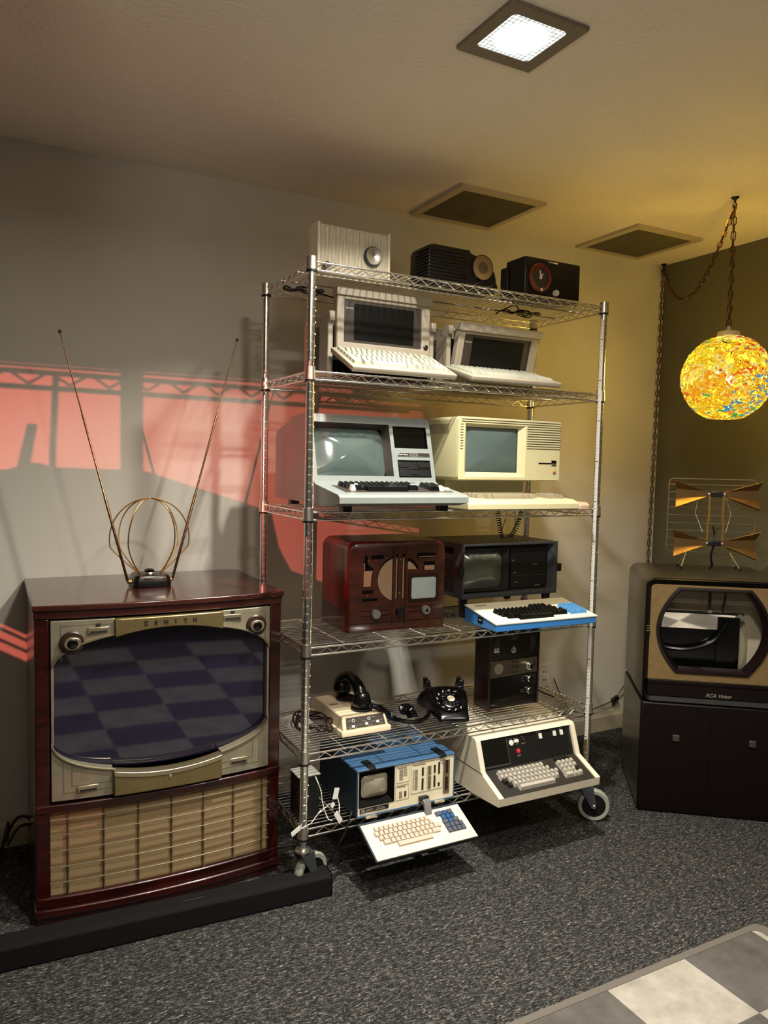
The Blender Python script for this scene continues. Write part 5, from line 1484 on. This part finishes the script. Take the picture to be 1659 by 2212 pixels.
# small fittings on the wall
t = thing('wall_outlet', 'cream wall outlet plate behind the tape cabinet', 'outlet', (1.545, WY, .285))
quick('plate', M['white'], t, lambda b: b.box(0, .07, -.006, 0, 0, .115), bevel=.002)
def f(b):
    for zz in (.03, .072): b.box(.026, .030, -.0066, -.006, zz, zz + .010); b.box(.040, .044, -.0066, -.006, zz, zz + .010)
quick('socket_slots', M['print'], t, f, 0)
t = thing('lamp_cord', 'thin black lamp cord with inline switch sagging along the back wall', 'cord', (0, 0, 0))
quick('cable', M['blackp'], t, lambda b: b.tube(smoothpath([(1.62, .70, .33), (1.66, .69, .24), (1.74, .70, .15), (1.84, .705, .126), (1.92, .705, .138), (2.03, .705, .162), (2.09, .70, .22), (2.13, .66, .31), (2.14, .6, .34)], 10), .0028, 6))
def f(b): b.M = Matrix.Translation((2.045, .703, .168)) @ Matrix.Rotation(-.45, 4, 'Y'); b.box(-.022, .022, -.010, .010, -.009, .011)
quick('inline_switch', M['blackp'], t, f, bevel=.003)

# ------------------------------------------------------------------ second rack out of frame, plus added pieces that shape the rose light
OY = -1.10
def f(b):
    for zz in (1.692, 1.668):
        b.rod((-2.6, OY, zz), (-1.36, OY, zz - .008), .0042)
    pts = [(-2.55 + k * .030, OY, 1.670 if k % 2 else 1.690) for k in range(38)]
    b.tube(pts, .0026, 6)
    b.lathe([(.0145, 0), (.0145, 1.72)], (-1.885, OY, 0), 'z', 14)
    
    b.box(-2.62, -.92, OY + .01, OY + .35, 1.695, 1.70)
o = quick('wire_rack', M['chrome'], None, f); tag(o, 'second wire rack standing out of view at the left', 'rack')
o = quick('upper_blocker', M['walnutd'], None, lambda b: b.box(-2.60, -1.47, OY + .02, OY + .32, 1.701, 2.42)); tag(o, 'added crate on the second wire rack out of view', 'block')  # invented box; keeps rose light off the ceiling and upper wall
o = quick('gobo', M['walnutd'], None, lambda b: b.prism([(-1.36, 1.701), (-.92, 1.701), (-.92, 2.42), (-1.465, 2.42), (-1.465, 1.80), (-1.36, 1.80)], 'y', OY + .02, OY + .06)); tag(o, 'dark carton beside the crate and added to shape the rose light, out of view', 'gobo')  # notched shape invented to pass only a small patch of rose light
def f(b):
    T = [(-2.02, 1.545), (-2.06, 1.533), (-3.0, 1.533)]
    b.prism([(-2.02, 1.02), (-1.30, 1.02), (-1.30, 1.25), (-1.46, 1.30), (-1.60, 1.355), (-1.625, 1.40), (-1.640, 1.465), (-1.86, 1.535), (-2.0, 1.538), (-2.02, 1.545)], 'y', OY, OY + .02)
    b.prism([(-3.0, 1.32), (-2.12, 1.32), (-2.02, 1.26), (-2.02, 1.545), (-2.06, 1.533), (-3.0, 1.533)], 'y', OY, OY + .02)
    b.prism([(-3.0, .70), (-2.02, .70), (-2.02, 1.215), (-2.12, 1.275), (-3.0, 1.275)], 'y', OY, OY + .02)
    b.prism([(-2.02, .60), (-1.92, .60), (-1.92, 1.02), (-2.02, 1.02)], 'y', OY, OY + .02); b.prism([(-1.72, .60), (-1.30, .60), (-1.30, 1.02), (-1.72, 1.02)], 'y', OY, OY + .02); [b.prism([(-1.92, zq), (-1.72, zq), (-1.72, zq + .0035), (-1.92, zq + .0035)], 'y', OY, OY + .002) for zq in frange(.80, 1.02, 38)]; b.prism([(-1.92, .60), (-1.72, .60), (-1.72, .86), (-1.92, .86)], 'y', OY, OY + .02)
    for k in (.012, .030): b.prism([(-2.12, 1.277 + k), (-2.02, 1.217 + k), (-2.02, 1.222 + k), (-2.12, 1.282 + k)], 'y', OY, OY + .01)
o = quick('shadow_board', M['walnutd'], None, f, 0); tag(o, 'added board cut to cast the lower shadow outline, out of view', 'board')  # added board; its outline and slots set the rose light's lower edge
o = quick('low_blocker', M['walnutd'], None, lambda b: b.box(-3.0, -1.05, OY + .03, OY + .25, 0, .66)); tag(o, 'added low box stopping the rose light, out of view', 'cabinet')  # unseen box added to block low rose light
o = quick('light_screen', M['walnutd'], None, lambda b: b.prism([(-1.355, 0), (-1.02, 0), (-1.02, .98), (-.915, 1.02), (-.915, 1.66), (-1.355, 1.66), (-1.355, 1.39), (-1.25, 1.385), (-1.25, 1.28), (-1.355, 1.28)], 'y', OY - .05, OY - .03)); tag(o, 'added dark screen bounding the rose light on the right, out of view', 'screen')  # unseen panel added as the right limit of the rose light
def f(b): b.tube([(-2.0, OY + .01, 1.53), (-1.993, OY + .01, 1.69)], .0045, 6)
o = quick('whip_aerial', M['copper'], None, f); tag(o, 'thin aerial on the second rack out of view', 'antenna')
def f(b): b.prism([(-2.03, 1.535), (-2.018, 1.535), (-2.006, 1.605), (-2.014, 1.605)], 'y', OY + .03, OY + .04)
o = quick('shadow_blade', M['copper'], None, f); tag(o, 'short paddle added for a thin diagonal shadow, out of view', 'blade')  # unseen sliver added only for the shadow it casts

# ------------------------------------------------------------------ lights
def light(name, kind, loc, energy, color, **k):
    l = bpy.data.lights.new(name, kind); l.energy = energy; l.color = color
    for a, v in k.items(): setattr(l, a, v)
    o = bpy.data.objects.new(name, l); COL.objects.link(o); o.location = loc
    return o
def aim(o, p): o.rotation_euler = (Vector(p) - o.location).to_track_quat('-Z', 'Y').to_euler()
l = light('downlight', 'AREA', (.30, -.61, CZ - .012), 42, (1, .97, .88), size=.075); l.data.spread = math.radians(130)
l = light('room_light_a', 'AREA', (-.15, -1.5, CZ - .01), 30, (1, .95, .86), size=.16); l.data.spread = math.radians(170)
l = light('room_light_b', 'AREA', (.7, -2.4, CZ - .01), 34, (1, .93, .82), size=.16); l.data.spread = math.radians(150)
l = light('ceiling_fill', 'AREA', (-1.3, -2.5, 1.75), 42, (1, .90, .80), size=.3); l.rotation_euler = (PI, 0, 0)  # unseen fill lamp added to brighten the ceiling
light('lamp_glow', 'POINT', (HX, HY, 1.758), 105, (1, .77, .22), shadow_soft_size=.11)
l = light('rose_light', 'SPOT', (-3.1, -2.6, 1.70), 640, (1, .17, .13), shadow_soft_size=.004, spot_size=math.radians(37), spot_blend=.75)
aim(l, (-.65, .728, 1.2))
w = bpy.data.worlds.new('room_ambient'); SC.world = w; w.use_nodes = True
w.node_tree.nodes['Background'].inputs[0].default_value = (1, .93, .84, 1); w.node_tree.nodes['Background'].inputs[1].default_value = .075

# ------------------------------------------------------------------ camera
cam = bpy.data.cameras.new('camera'); co = bpy.data.objects.new('camera', cam); COL.objects.link(co)
yaw, pitch, roll, fpx = .4887, -.0651, .0216, 1641.06
fw = Vector((math.sin(yaw) * math.cos(pitch), math.cos(yaw) * math.cos(pitch), math.sin(pitch)))
r0 = Vector((math.cos(yaw), -math.sin(yaw), 0)); u0 = r0.cross(fw)
r1 = r0 * math.cos(roll) + u0 * math.sin(roll); u1 = -r0 * math.sin(roll) + u0 * math.cos(roll)
m = Matrix((r1, u1, -fw)).transposed().to_4x4(); m.translation = Vector((-.8978, -2.1912, 1.3869))
co.matrix_world = m
cam.sensor_fit = 'VERTICAL'; cam.sensor_height = 36; cam.lens = 36 * fpx / 2212; cam.clip_start = .05
SC.camera = co
SC.view_settings.view_transform = 'Standard'; SC.view_settings.look = 'None'; SC.view_settings.exposure = 0
SC.cycles.max_bounces = 8; SC.cycles.transparent_max_bounces = 16
